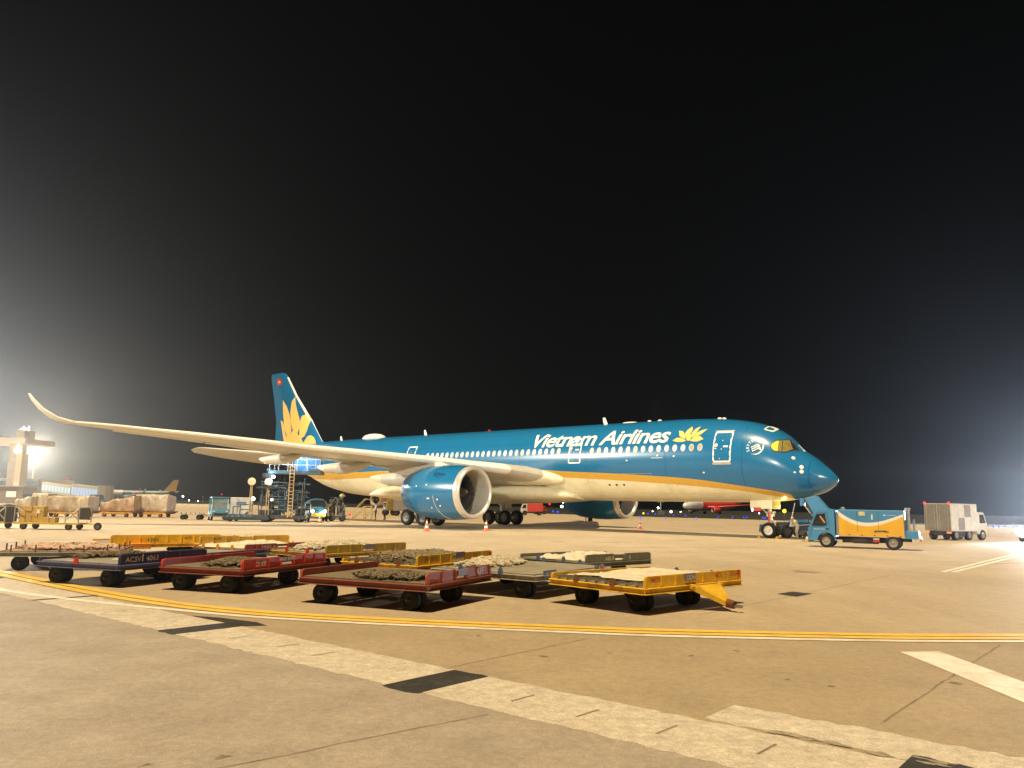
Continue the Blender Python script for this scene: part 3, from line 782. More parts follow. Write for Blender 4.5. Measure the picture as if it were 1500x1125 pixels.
# wing root leading edge fairing
for sgn in (1, -1):
    b = MB(); rr = []
    for k in range(13):
        u = k/12; x = 20.2 + 4.6*u
        f_ = u**.6
        yc = 2.55 + .35*u; wd = .25 + 1.75*u**1.15; hh = .22 + .62*f_; zc = 3.98 + .36*u
        rr.append([(x, sgn*(yc + wd*max(0, cos(q))*.85 - .5*max(0, -cos(q))), zc + hh*sin(q)) for q in [2*pi*j/20 for j in range(20)]])
    b.loft(rr); b.build('wing_root_fairing', M_PCREAM, air, smooth=50)

# fin
FS = [(7.2, 53.4, 11.0, .75), (7.9, 54.4, 10.2, .72), (8.6, 55.35, 9.15, .68), (10.98, 57.45, 7.0, .58), (14.0, 60.55, 4.75, .44), (16.3, 62.5, 3.55, .34), (16.75, 62.98, 3.1, .28), (16.95, 63.6, 2.4, .18)]
def fin_par(z):
    i = max(j for j in range(len(FS)) if FS[j][0] <= z); i = min(i, len(FS) - 2); A, B_ = FS[i], FS[i+1]; u = (z - A[0])/(B_[0] - A[0])
    return [A[q] + (B_[q] - A[q])*u for q in range(1, 4)]
def fin_y(x, z):
    xl, ch, tk = fin_par(z); c = min(max((x - xl)/ch, 0), 1)
    for (c0, t0), (c1, t1) in zip(AF, AF[1:]):
        if c0 <= c <= c1: return tk*.86*(t0 + (t1 - t0)*(c - c0)/(c1 - c0))
    return 0
b = MB()
rings = [[(xl + c*ch, t*tk, z) for c, t in airfoil(low=1.0)] for (z, xl, ch, tk) in [(a, c, d, e*.86) for a, c, d, e in FS]]
nA = len(AFP)
b.loft(rings, 0, mats=lambda k, i: 1 if (i < 3 or i >= nA - 3) and 3 <= k <= 4 else 0)
b.build('fin', [M_PBLUE, M_SLAT], air, smooth=40)
fin = [o for o in kids(air) if o.name.startswith('fin')][0]
def fz(zx, zy):                                          # zoomed photo pixels of the fin -> (x, z) on the fin's plane
    px, py = 380 + zx/8.036, 530 + zy/8.036
    d = ray(px, py); o = air.location; a = R(40.108)
    aft = Vector((-cos(a), sin(a), 0)); stb = Vector((-sin(a), -cos(a), 0))
    C = Vector((0, 0, CAMH)) - Vector((o.x, o.y, 0)); t = -(C.dot(stb))/d.dot(stb)
    P = C + d*t
    return (P.dot(aft), P.z)
def fin_poly(name, poly, m, lift, parent):
    bm = bmesh.new()
    vs = [bm.verts.new((x, 0, z)) for x, z in poly]
    bm.faces.new(vs); bmesh.ops.triangulate(bm, faces=bm.faces)
    for _ in range(5):
        es = [e for e in bm.edges if e.calc_length() > .5]
        if not es: break
        bmesh.ops.subdivide_edges(bm, edges=es, cuts=1); bmesh.ops.triangulate(bm, faces=bm.faces)
    for v in bm.verts: v.co.y = fin_y(v.co.x, v.co.z) + lift
    me = bpy.data.meshes.new(name); bm.to_mesh(me); bm.free(); me.materials.append(m)
    o = bpy.data.objects.new(name, me); COL.objects.link(o); o.parent = parent
    return o
M_LOTLITE = mat('lotus_pale_line', (0.86, 0.72, 0.36), 0.35, var=0.05)
FP = [[(258, 690), (285, 705), (298, 740), (318, 840), (330, 900), (345, 985), (306, 985)],
      [(290, 452), (335, 520), (372, 615), (386, 700), (396, 795), (384, 860), (360, 900), (335, 860), (312, 800), (301, 730), (294, 650), (289, 550)],
      [(437, 412), (445, 490), (464, 570), (484, 640), (500, 700), (496, 780), (470, 850), (440, 890), (418, 820), (398, 755), (386, 680), (384, 590), (400, 470)],
      [(520, 640), (560, 622), (585, 618), (602, 650), (618, 690), (602, 745), (582, 820), (555, 880), (520, 905), (492, 880), (498, 760), (506, 690)],
      [(590, 880), (628, 865), (660, 885), (682, 930), (694, 990), (560, 1000), (540, 960)],
      [(330, 870), (384, 862), (405, 815), (430, 830), (470, 850), (520, 905), (560, 1000), (440, 1010), (345, 1000)]]
fl = None
for i, P in enumerate(FP):
    c = (sum(q[0] for q in P)/len(P), sum(q[1] for q in P)/len(P))
    big = [fz(*q) for q in P]; sm = [fz(c[0] + (q[0] - c[0])*.955, c[1] + (q[1] - c[1])*.965) for q in P]
    if fl is None: fl = fin_poly('fin_lotus', big, M_LOTLITE, .012, fin)
    else: fin_poly('fin_petal_outline', big, M_LOTLITE, .012 + .002*i, fin)
    fin_poly('fin_petal', sm, M_LOTUS, .03, fin)
fe = [fz(248 + 33*cos(2*pi*i/16), 240 + 42*sin(2*pi*i/16)) for i in range(16)]
fin_poly('fin_flag', fe, M_RED, .02, fin)
st = [fz(249 + (16 if k % 2 == 0 else 7)*sin(2*pi*k/10), 240 - (20 if k % 2 == 0 else 9)*cos(2*pi*k/10)) for k in range(10)]
fin_poly('flag_star', st, M_LOTUS, .03, fin)
# tailplane
HS = [(.8, 56.6, 6.85, 6.8, .75, -.9), (3.0, 58.6, 7.0, 5.5, .55, -.85), (6.2, 61.5, 7.22, 4.0, .36, -.7), (8.9, 63.9, 7.42, 2.6, .22, -.45), (9.35, 64.6, 7.46, 1.8, .12, -.2)]
for sgn in (1, -1):
    b = MB(); b.loft(wing_loft(HS, sgn=sgn), 0, mats=lambda k, i: 1 if i < 3 or i >= nA - 2 else 0)
    b.build('tailplane', [M_WING, M_PWHITE], air, smooth=40)
# tail cone exhaust
MB().cyl((66.2, 0, 7.2), (66.75, 0, 7.25), .24, .18, 14).build('tail_exhaust', M_SILVER, air)

# ------------------------------------------------ engines
def engine(sgn):
    y = 10.5*sgn; zc = 2.71
    b = MB()
    b.lathe([(22.82, 1.925), (23.4, 1.98), (24.4, 2.035), (25.6, 2.04), (26.6, 1.99), (27.5, 1.86), (28.3, 1.66), (28.75, 1.50), (28.74, 1.44), (28.2, 1.48)], (0, y, zc + .04), n=56)
    # nacelle drops slightly towards the lip
    ng = b.build('engine', [M_PBLUE], air, smooth=40)
    b = MB(); b.lathe([(22.83, 1.93), (22.6, 1.905), (22.45, 1.86), (22.36, 1.80), (22.34, 1.75), (22.38, 1.68), (22.5, 1.62), (22.75, 1.575)], (0, y, zc + .035), n=56)
    b.build('inlet_lip', M_LIP, ng, smooth=60)
    b = MB(); b.lathe([(22.74, 1.577), (23.2, 1.54), (23.9, 1.54), (24.6, 1.56)], (0, y, zc + .035), n=48); b.build('inlet_liner', M_INLET, ng, smooth=60)
    b = MB(); b.lathe([(24.2, 1.56), (24.21, .01)], (0, y, zc + .035), n=40); b.build('fan_backplate', M_DARK, ng)
    b = MB(); b.lathe([(23.15, .01), (23.25, .12), (23.5, .27), (23.9, .40), (24.2, .45)], (0, y, zc + .035), n=28)
    b.build('spinner', mat('spinner_grey', (0.07, 0.07, 0.07), 0.4, var=0.1), ng, smooth=50)
    sp_ = MB(); t0 = 0
    pts = [(23.2 + .5*(k/14), (.07 + .22*(k/14)), 2*pi*.9*k/14) for k in range(15)]
    sp_.tube([(x - .06, y + r*1.05*cos(t), zc + .035 + r*1.05*sin(t)) for x, r, t in pts], .025, 4); sp_.build('spinner_swirl', M_PWHITE, ng)
    for k in range(22):
        t = 2*pi*k/22; b = MB(); rr = []
        for j in range(5):
            r = .40 + (1.50 - .40)*j/4; tw = R(25 + 35*j/4); c = .30 + .12*sin(pi*j/4); lean = .10*j/4*j/4
            p = []
            for (a, h) in ((-1, 0), (0, .012), (1, 0), (0, -.012)):
                dx = a*c/2*cos(tw) + h*sin(tw); dt = (a*c/2*sin(tw) - h*cos(tw))/r
                p.append((23.98 + dx, y + r*cos(t + dt + lean), zc + .035 + r*sin(t + dt + lean)))
            rr.append(p)
        b.loft(rr); b.build('fan_blade', M_FAN, ng, smooth=40)
    b = MB(); b.lathe([(28.0, 1.2), (28.7, 1.02), (29.35, .74), (29.33, .68), (28.9, .7)], (0, y, zc + .06), n=32); b.build('core_cowl', M_SILVER, ng, smooth=40)
    b = MB(); b.lathe([(28.8, .55), (29.3, .42), (29.8, .20), (30.05, .02)], (0, y, zc + .06), n=24); b.build('exhaust_plug', M_DARK, ng, smooth=40)
    b = MB()
    b.loft([[(24.6, y - .10, 4.62), (24.6, y + .10, 4.62), (24.9, y + .12, 4.70), (24.9, y - .12, 4.70)],
            [(25.6, y - .30, 4.45), (25.6, y + .30, 4.45), (25.9, y + .26, 5.02), (25.9, y - .26, 5.02)],
            [(28.5, y - .34, 3.9), (28.5, y + .34, 3.9), (28.5, y + .30, 5.1), (28.5, y - .30, 5.1)],
            [(31.8, y - .15, 4.3), (31.8, y + .15, 4.3), (31.8, y + .15, 5.0), (31.8, y - .15, 5.0)]])
    b.build('pylon', M_WING, ng, smooth=30)
    for s in (1, -1):                                       # nacelle strake
        t = R(38)
        b = MB(); rr = []
        for k in range(6):
            x = 23.9 + 1.25*k/5; hgt = .40*sin(pi*min(1, .15 + .8*k/5)); rad = 2.0
            bx, bz = rad*cos(t), rad*sin(t)
            rr.append([(x, y + s*(bx - .02), zc + bz), (x, y + s*(bx + .03), zc + bz + .02), (x + .2*hgt, y + s*(bx + hgt*cos(t)), zc + bz + hgt*sin(t))])
        b.loft(rr); b.build('nacelle_strake', M_PBLUE, ng)
    b = MB()                                                # fine pale line and latch marks on the cowl
    if sgn > 0:
        for k in range(10):
            a0, a1 = R(-8 - 6.5*k), R(-8 - 6.5*(k + 1)); xx = lambda q: 24.75 - .5*(q/R(-73))**2
            for s0, s1 in ((a0, a1),):
                rad = 2.052
                b.cyl((xx(s0), y + rad*cos(s0), zc + .04 + rad*sin(s0)), (xx(s1), y + rad*cos(s1), zc + .04 + rad*sin(s1)), .014, n=4)
        b.build('cowl_mark', M_PWHITE, ng)
        for (x, a) in ((24.35, -16), (24.2, -30), (25.15, -35), (25.2, -14), (25.35, -14), (26.6, 12), (25.5, 14)):
            q = R(a); rad = 2.035 if x < 26.2 else 1.97
            b = MB(); b.cyl((x, y + (rad - .02)*cos(q), zc + .04 + (rad - .02)*sin(q)), (x, y + (rad + .02)*cos(q), zc + .04 + (rad + .02)*sin(q)), .07, .06, 10); b.build('cowl_latch', M_PWHITE, ng)
    b = MB(); b.box((26.6, y, zc - 2.08), (.5, .05, .26)); b.build('drain_mast', M_DARK, ng)
engine(1); engine(-1)

# ------------------------------------------------ landing gear
def main_gear(sgn):
    y = 5.3*sgn; x = 33.24
    b = MB()
    b.cyl((x - .1, y - sgn*.25, 3.6), (x, y, 1.35), .24, .22, 14); b.cyl((x, y, 1.4), (x, y, .72), .15, .15, 12, 1)
    b.cyl((x - 1.25, y, .70), (x + 1.25, y, .70), .17, .17, 10)
    for dx in (-1.02, 1.02): b.cyl((x + dx, y - 1.05, .70), (x + dx, y + 1.05, .70), .11, .11, 10)
    b.cyl((x - .1, y - sgn*1.9, 3.0), (x, y, 1.7), .09, .09, 8); b.cyl((x + 1.7, y, 2.9), (x, y, 1.6), .08, .08, 8); b.cyl((x - .9, y, .8), (x - .15, y, 1.6), .05, .05, 6)
    for k in range(4): b.cyl((x + .2, y + .12 - .08*k, 2.6), (x + .25 + .1*k, y + .1 - .06*k, .9), .02, n=4, m=1)
    g = b.build('main_landing_gear', [M_GEAR, M_STEEL], air, smooth=40)
    for dx in (-1.02, 1.02):
        for dy in (-.86, .86): wheel_part(g, (x + dx, y + dy, .70), .70, .50, rim=mat('gear_rim', (0.17, 0.16, 0.14), 0.45, 0.3, var=0.15))
    MB().box((x + .05, y + sgn*.55, 2.35), (1.3, .06, 1.5)).build('gear_door', M_PCREAM, g, bevel=.02)
    return g
main_gear(1); main_gear(-1)
x = 4.575; b = MB()
b.cyl((x + .15, 0, 2.9), (x, 0, 1.2), .15, .14, 12); b.cyl((x, 0, 1.25), (x, 0, .5), .09, .09, 10, 1); b.cyl((x, -.42, .525), (x, .42, .525), .075, .075, 8)
b.cyl((x + 1.5, 0, 2.7), (x, 0, 1.5), .07, .07, 8); b.cyl((x - .28, 0, 1.15), (x - .28, 0, .85), .04, .04, 6); b.cyl((x, 0, 1.2), (x - .35, 0, 1.0), .05, .05, 6); b.cyl((x, 0, .62), (x - .35, 0, .85), .05, .05, 6)
b.box((x, 0, 1.55), (.34, .6, .2)); b.sphere((x - .18, .22, 1.72), .12, 8, 1); b.sphere((x - .18, -.22, 1.72), .12, 8, 1)
b.cyl((x + .2, .25, 1.0), (x + .75, .3, .95), .09, .06, 8)
ngr = b.build('nose_landing_gear', [M_GEAR, M_STEEL], air, smooth=40)
for dy in (-.36, .36): wheel_part(ngr, (x, dy, .525), .525, .36, rim=mat('nose_rim', (0.74, 0.70, 0.60), 0.45, var=0.08))
dr = MB().box((x + .35, .72, 2.32), (1.55, .05, .72)).build('nose_gear_door', M_PCREAM, ngr, bevel=.02)
MB().box((x + .35, -.72, 2.32), (1.55, .05, .72)).build('nose_gear_door', M_PCREAM, ngr, bevel=.02)
rf = MB().box((x + .62, .78, 1.93), (.50, .03, .24)).build('gear_pin_flag', M_RED, ngr)
MB().box((x - .05, .45, 1.3), (.12, .02, .9)).build('gear_pin_flag', M_RED, ngr)

# ================================================================== PALLET DOLLIES
# dolly frame: origin under the near corner, x along the end board, y along the long plain side
def dolly_mats(key, frame, board, deck):
    fm = mat('dolly_frame_' + key, frame, 0.6, var=0.16, scale=5, bump=0.15, dirt=(0.16, 0.075, 0.035), dirt_amt=0.55, dirt_scale=3)
    bm_ = mat('dolly_board_' + key, board, 0.55, var=0.14, scale=5, bump=0.12, dirt=tuple(v*.45 + .03 for v in board), dirt_amt=0.6, dirt_scale=3)
    dm = mat('dolly_deck_' + key, deck, 0.7, var=0.16, scale=4, bump=0.2, dirt=tuple(v*.6 for v in deck), dirt_amt=0.6, dirt_scale=2)
    return fm, bm_, dm
DROOT = {}
def dolly(key, label, N, ang, lx, ly, frame, board, deck, near_board=.20, far_board=.20, zb=.36, side_board=0, drawbar=False, split=True, tabs=0, tabcol=None, rollers=False, wheels_in=(.28, .42), post=0, group='pallet dollies parked on the apron'):
    fm, bo, dm = dolly_mats(key, frame, board, deck)
    t = thing('pallet_dolly', label, 'cargo dolly', (N[0], N[1], 0), R(ang), group)
    bh = .12
    b = MB()                                                     # ladder frame
    b.box((lx/2, .05, zb + bh/2), (lx, .10, bh)); b.box((lx/2, ly - .05, zb + bh/2), (lx, .10, bh))
    b.box((.05, ly/2, zb + bh/2), (.10, ly - .2, bh)); b.box((lx - .05, ly/2, zb + bh/2), (.10, ly - .2, bh))
    for k in range(1, 4): b.box((lx*k/4, ly/2, zb + bh/2 - .01), (.08, ly - .2, .09))
    for yy in (0, ly):                                           # channel lip on the beams
        b.box((lx/2, yy + (-.02 if yy == 0 else .02), zb + .011), (lx, .05, .018)); b.box((lx/2, yy + (-.02 if yy == 0 else .02), zb + bh - .011), (lx, .05, .018))
    for xx in (0, lx):
        b.box((xx + (-.02 if xx == 0 else .02), ly/2, zb + .011), (.05, ly, .018)); b.box((xx + (-.02 if xx == 0 else .02), ly/2, zb + bh - .011), (.05, ly, .018))
    b.build('frame', fm, t, bevel=.008)
    n = 4
    for k in range(n):                                           # deck plates
        y0 = .06 + (ly - .12)*k/n; y1 = .06 + (ly - .12)*(k + 1)/n - .012
        MB().box((lx/2, (y0 + y1)/2, zb + bh + .012), (lx - .1, y1 - y0, .024)).build('deck_plate', dm, t)
    if rollers:
        b = MB()
        for k in range(9): b.cyl((.02, .2 + (ly - .4)*k/8, zb + bh + .05), (lx - .02, .2 + (ly - .4)*k/8, zb + bh + .05), .028, n=6)
        b.build('roller', M_STEEL, t, smooth=40)
    def endboard(y, h, out, nm, split):
        if h <= 0: return
        z0 = zb + bh + .003
        halves = ((.02, lx*.43), (lx*.57, lx - .02)) if split else ((.02, lx - .02),)
        for a, c in halves:
            e = MB()
            r = min(.07, h*.4)
            poly = [(a, z0), (c, z0), (c, z0 + h - r), (c - r*.3, z0 + h - r*.3), (c - r, z0 + h), (a + r, z0 + h), (a + r*.3, z0 + h - r*.3), (a, z0 + h - r)]
            e.prism(poly, y - .02, y + .02)
            o = e.build(nm, bo, t, bevel=.005)
            k = max(2, int((c - a)/.42))
            for q in range(k + 1):
                xx = a + .03 + (c - a - .06)*q/k
                MB().box((xx, y + out*.032, z0 + h*.47), (.03, .026, h*.86)).build('rib', bo, o)
        if split: MB().box((lx/2, y + out*.005, z0 + h*.62), (lx*.14 - .02, .03, h*.5)).build('bracket_plate', fm, t, bevel=.006)
    endboard(.03, near_board*.92, -1, 'end_board', split); endboard(ly - .03, far_board*.66, 1, 'end_board', False)
    if side_board:
        for xx in (.03, lx - .03):
            MB().box((xx, ly/2, zb + bh + side_board/2 + .003), (.035, ly - .1, side_board)).build('side_board', bo, t, bevel=.005)
    for k in range(tabs):                                        # lock tabs along the long side
        yy = ly*(k + .8)/(tabs + .6)
        for xx in (-.03, lx + .03):
            q = MB(); q.prism([(yy - .06, zb + bh - .02), (yy + .06, zb + bh - .02), (yy + .055, zb + bh + .06), (yy + .025, zb + bh + .13), (yy - .025, zb + bh + .13), (yy - .055, zb + bh + .06)], xx - .015, xx + .015, plane='YZ')
            q.build('lock_tab', tabcol or fm, t)
    if post:
        for k in range(post):
            for yy in (.04, ly - .04):
                MB().cyl((lx*(k + .5)/post, yy, zb + bh), (lx*(k + .5)/post, yy, zb + bh + .2), .02, n=6).build('post', M_RUST, t)
    wi, wj = wheels_in
    r = .19
    for ix, xx in enumerate((wi, lx - wi - .65 if lx > 2.4 else lx - wi)):
        for iy, yy in enumerate((wj, ly - wj)):
            a = R(78) if (drawbar and iy == 0) else R(90 + 9*((ix + iy) % 2) - 4)
            wheel_part(t, (xx + .10*sin(-a), yy + .10*cos(a), r), r, .16, rz=a, rim=mat('dolly_rim', (0.022, 0.02, 0.018), 0.7, var=0.3), n=18)
            wheel_part(t, (xx - .10*sin(-a), yy - .10*cos(a), r), r, .16, rz=a, rim=mat('dolly_rim', (0.022, 0.02, 0.018), 0.7, var=0.3), n=18)
            h = MB(); h.cyl((xx, yy, r + .02), (xx, yy, zb + .02), .035, n=8); h.box((xx, yy, zb - .02), (.2, .2, .04)); h.cyl((xx + .24*sin(-a), yy + .24*cos(a), r), (xx - .24*sin(-a), yy - .24*cos(a), r), .03, n=8)
            h.build('caster_fork', mat('fork_dark', (0.06, 0.05, 0.04), 0.7, var=0.3), t)
    if drawbar:
        d = MB(); cx = lx*.58
        for s in (-1, 1): d.loft([[(cx + s*.46 - .03, -.02, zb + .02), (cx + s*.46 + .03, -.02, zb + .02), (cx + s*.46 + .03, -.02, zb + .13), (cx + s*.46 - .03, -.02, zb + .13)], [(cx + s*.07 - .03, -.52, .10), (cx + s*.07 + .03, -.52, .10), (cx + s*.07 + .03, -.52, .20), (cx + s*.07 - .03, -.52, .20)]])
        d.loft([[(cx - .40, -.12, zb + .085), (cx + .40, -.12, zb + .085), (cx + .40, -.12, zb + .10), (cx - .40, -.12, zb + .10)], [(cx - .09, -.50, .165), (cx + .09, -.50, .165), (cx + .09, -.50, .18), (cx - .09, -.50, .18)]])
        d.box((cx, -.06, zb + .07), (1.1, .06, .05))
        db = d.build('drawbar', bo, t, bevel=.004)
        e = MB(); e.cyl((cx, -.50, .15), (cx, -.66, .13), .085, .075, 10); e.build('coupling', M_RUST, db, smooth=40)
        e = MB(); e.lathe([(-.02, .09), (.02, .09), (.02, .045), (-.02, .045), (-.02, .09)], (cx, -.74, .11), 'Z', 14); e.build('tow_eye', M_STEEL, db, smooth=40)
    DROOT[key] = t
    return t
def loc(key, x, y, z):
    t = DROOT[key]; c, s_ = cos(t.rotation_euler.z), sin(t.rotation_euler.z)
    return Vector((t.location.x + x*c - y*s_, t.location.y + x*s_ + y*c, z))
def dtext(key, body, x, z, w, h, m, y=-.0):
    lettering(body, m, DROOT[key], (x, y - .012, z), (1, 0, 0), (0, 0, 1), w, h, bold=.010)
def dsign(key, x, z, w, h, m, y=-.03):
    return MB().box((x + w/2, y, z + h/2), (w, .02, h)).build('sign_plate', m, DROOT[key], bevel=.006)
M_TXTW = mat('white_lettering', (0.75, 0.74, 0.70), 0.5, var=0.12, scale=25)
M_TXTR = mat('red_lettering', (0.55, 0.07, 0.02), 0.5, var=0.12, scale=25)
M_TXTK = mat('dark_lettering', (0.06, 0.055, 0.05), 0.6, var=0.2, scale=25)
M_SIGNB = mat('sign_blue', (0.10, 0.16, 0.32), 0.5, var=0.15, scale=8, dirt=(0.2, 0.2, 0.24), dirt_amt=0.4, dirt_scale=6)
M_SIGNP = mat('sign_violet', (0.22, 0.19, 0.34), 0.5, var=0.2, scale=10, dirt=(0.35, 0.3, 0.33), dirt_amt=0.5, dirt_scale=6)

RB, RR_ = (0.25, 0.068, 0.048), (0.60, 0.050, 0.025)
YE, YE2, YD = (0.80, 0.50, 0.035), (0.74, 0.48, 0.045), (0.55, 0.36, 0.06)
GREY, DECKB, DECKG = (0.40, 0.37, 0.31), (0.23, 0.185, 0.125), (0.33, 0.30, 0.235)
# front row
dolly('A', 'faded red-brown pallet dolly nearest the yellow line, tangled brown net on its deck', (-1.44, 14.25), 66, 2.65, 2.80, RB, (0.40, 0.085, 0.06), DECKB, .22, .22)
dsign('A', 1.14, .555, .38, .13, M_SIGNP); dtext('A', 'A1F', 1.95, .53, .30, .13, M_TXTW)
dolly('B', 'bright red pallet dolly between the blue dolly and the red-brown front one', (-5.45, 16.42), 72, 3.25, 2.05, (0.26, 0.045, 0.03), RR_, DECKB, .23, .24)
dtext('B', '28', .42, .53, .38, .10, M_TXTW); dtext('B', 'HND 2N4O', 1.25, .60, .62, .08, M_TXTW, y=-.02)
dolly('C', 'blue-purple pallet dolly lettered ACSV 4063 with bare deck', (-8.33, 17.15), 70, 2.7, 2.35, (0.115, 0.135, 0.30), (0.045, 0.035, 0.14), DECKG, .24, .10, tabs=1, tabcol=M_RED, split=False)
dtext('C', 'ACSV', .16, .53, .44, .11, M_TXTW, y=-.0); dtext('C', '4063', .74, .53, .36, .12, M_TXTW, y=-.0)
MB().box((.665, .006, .60), (.012, .012, .16)).build('divider_line', M_TXTW, DROOT['C'])
dolly('D', 'yellow pallet dolly with its drawbar lowered to the ground and white sheets on deck', (2.44, 14.4), 43.2, 3.28, 2.34, YE, YE, (0.30, 0.27, 0.2), .22, .17, drawbar=True, split=False, tabs=2, tabcol=M_RUST, rollers=True, wheels_in=(.55, .5))
dsign('D', 1.22, .55, .36, .14, M_SIGNP, y=-.022); dtext('D', 'ODN', 1.26, .57, .28, .09, M_TXTW, y=-.024); dtext('D', 'MDS', 2.28, .56, .24, .10, M_TXTR, y=-.0)
dtext('D', '2326', 2.82, .57, .26, .10, M_TXTR, y=-.0); dtext('D', 'MD8', .18, .57, .28, .09, M_TXTR, y=-.0)
MB().box((3.17, .004, .63), (.09, .02, .10)).build('reflector', M_RED, DROOT['D'])
# second row
dolly('E', 'grey pallet dolly marked 1273 W0 with a wide bare deck behind the red-brown one', (.55, 16.5), 56, 3.40, 2.75, GREY, GREY, DECKG, 0, 0, tabs=2, tabcol=M_SIGNB)
lettering('1273 W0', M_TXTK, DROOT['E'], (-.045, 1.55, .39), (0, -1, 0), (0, 0, 1), .72, .08, bold=.015)
dsign('E', .28, .42, .52, .15, M_SIGNB); dtext('E', 'SB 5A1U', .36, .455, .36, .08, M_TXTW, y=-.030)
dsign('E', 2.55, .42, .45, .16, mat('sign_dark_grey', (0.08, 0.085, 0.09), 0.5, var=0.15)); dtext('E', '1 ABS', 2.60, .45, .26, .10, M_TXTW, y=-.030)
MB().box((2.93, -.046, .50), (.12, .012, .13)).build('red_square', M_RED, DROOT['E'])
dolly('F', 'yellow pallet dolly with brown nets on deck in the middle of the cluster', (-2.12, 18.5), 61, 3.45, 2.25, YE, YE2, DECKG, .24, .10, tabs=3, tabcol=M_RUST, rollers=True)
dsign('F', 1.60, .58, .42, .15, M_SIGNP); dtext('F', 'BRSN', .28, .56, .5, .10, mat('ochre_lettering', (0.36, 0.20, 0.02), 0.5, var=0.1), y=-.02); dtext('F', 'KX', 2.35, .57, .2, .1, M_TXTR, y=-.02)
MB().box((3.33, .000, .62), (.08, .02, .09)).build('reflector', M_RED, DROOT['F'])
dolly('G', 'dark grey-green pallet dolly farthest right, white sheets heaped on its deck', (1.97, 20.45), 44, 2.80, 2.40, (0.17, 0.18, 0.155), (0.20, 0.21, 0.18), DECKG, .22, .16, tabs=2, tabcol=M_SIGNB)
dtext('G', 'ABLR', .75, .52, .38, .10, M_TXTW, y=-.015); dtext('G', '5', 1.75, .53, .08, .09, M_TXTW, y=-.015)
# third row
dolly('H', 'olive-yellow pallet dolly piled with white rope nets behind the bright red one', (-5.06, 22.1), 56, 3.35, 2.25, YD, (0.42, 0.31, 0.045), DECKG, .24, .08, tabs=2, tabcol=M_RED)
dsign('H', 1.50, .58, .42, .12, M_SIGNP)
dolly('I', 'brown-red pallet dolly with yellow lock tabs and crumpled white sheets', (-7.62, 23.1), 61, 3.0, 2.2, (0.30, 0.11, 0.06), (0.42, 0.07, 0.03), DECKG, .16, .05, tabs=3, tabcol=M_YELLOW)
dtext('I', 'HNPL R', .62, .50, .55, .09, M_TXTW, y=-.015)
dolly('J', 'pale grey-green pallet dolly with a row of rusty posts and pink nets, leftmost', (-10.35, 21.2), 106, 2.3, 2.75, (0.30, 0.33, 0.29), (0.50, 0.24, 0.17), (0.42, 0.25, 0.18), .05, .05, post=3, split=False)
dtext('J', 'NC', .4, .40, .2, .07, M_TXTW)
for k in range(5): MB().cyl((-.03, .25 + .56*k, .48), (-.03, .25 + .56*k, .66), .018, n=6).build('post', M_RUST, DROOT['J'])
dolly('K', 'bright yellow pallet dolly lettered 1203 HCK with a tall side board and orange tool box', (-12.3, 24.6), 40, 3.45, 2.3, (0.74, 0.40, 0.02), (0.92, 0.52, 0.012), DECKG, .30, .10, split=False)
dtext('K', '1203', 1.12, .55, .32, .10, M_TXTK, y=-.005); dtext('K', 'HCK', 2.25, .60, .22, .09, M_TXTK, y=-.005)
q = MB(); q.box((.85, -.16, .42), (.62, .24, .18)); q.build('tool_box', mat('deep_yellow_paint', (0.78, 0.36, 0.015), 0.5, var=0.1), DROOT['K'], bevel=.015)
MB().box((.85, -.285, .47), (.56, .012, .035)).build('orange_stripe', M_ORANGE, DROOT['K'])
dolly('L', 'pale yellow pallet dolly with boards lettered ACS behind the brown-red one', (-10.05, 25.9), 46, 3.3, 2.3, YE, (0.76, 0.46, 0.06), DECKG, .25, .10)
dtext('L', 'ACS', .45, .58, .28, .09, M_TXTK, y=-.015)
dolly('M', 'second blue pallet dolly half hidden behind the bright red dolly', (-7.75, 19.75), 66, 2.6, 2.1, (0.10, 0.11, 0.26), (0.06, 0.06, 0.19), DECKG, .10, .06, split=False)
dtext('M', 'Z4 10A', .35, .49, .5, .07, M_TXTW, y=-.0)

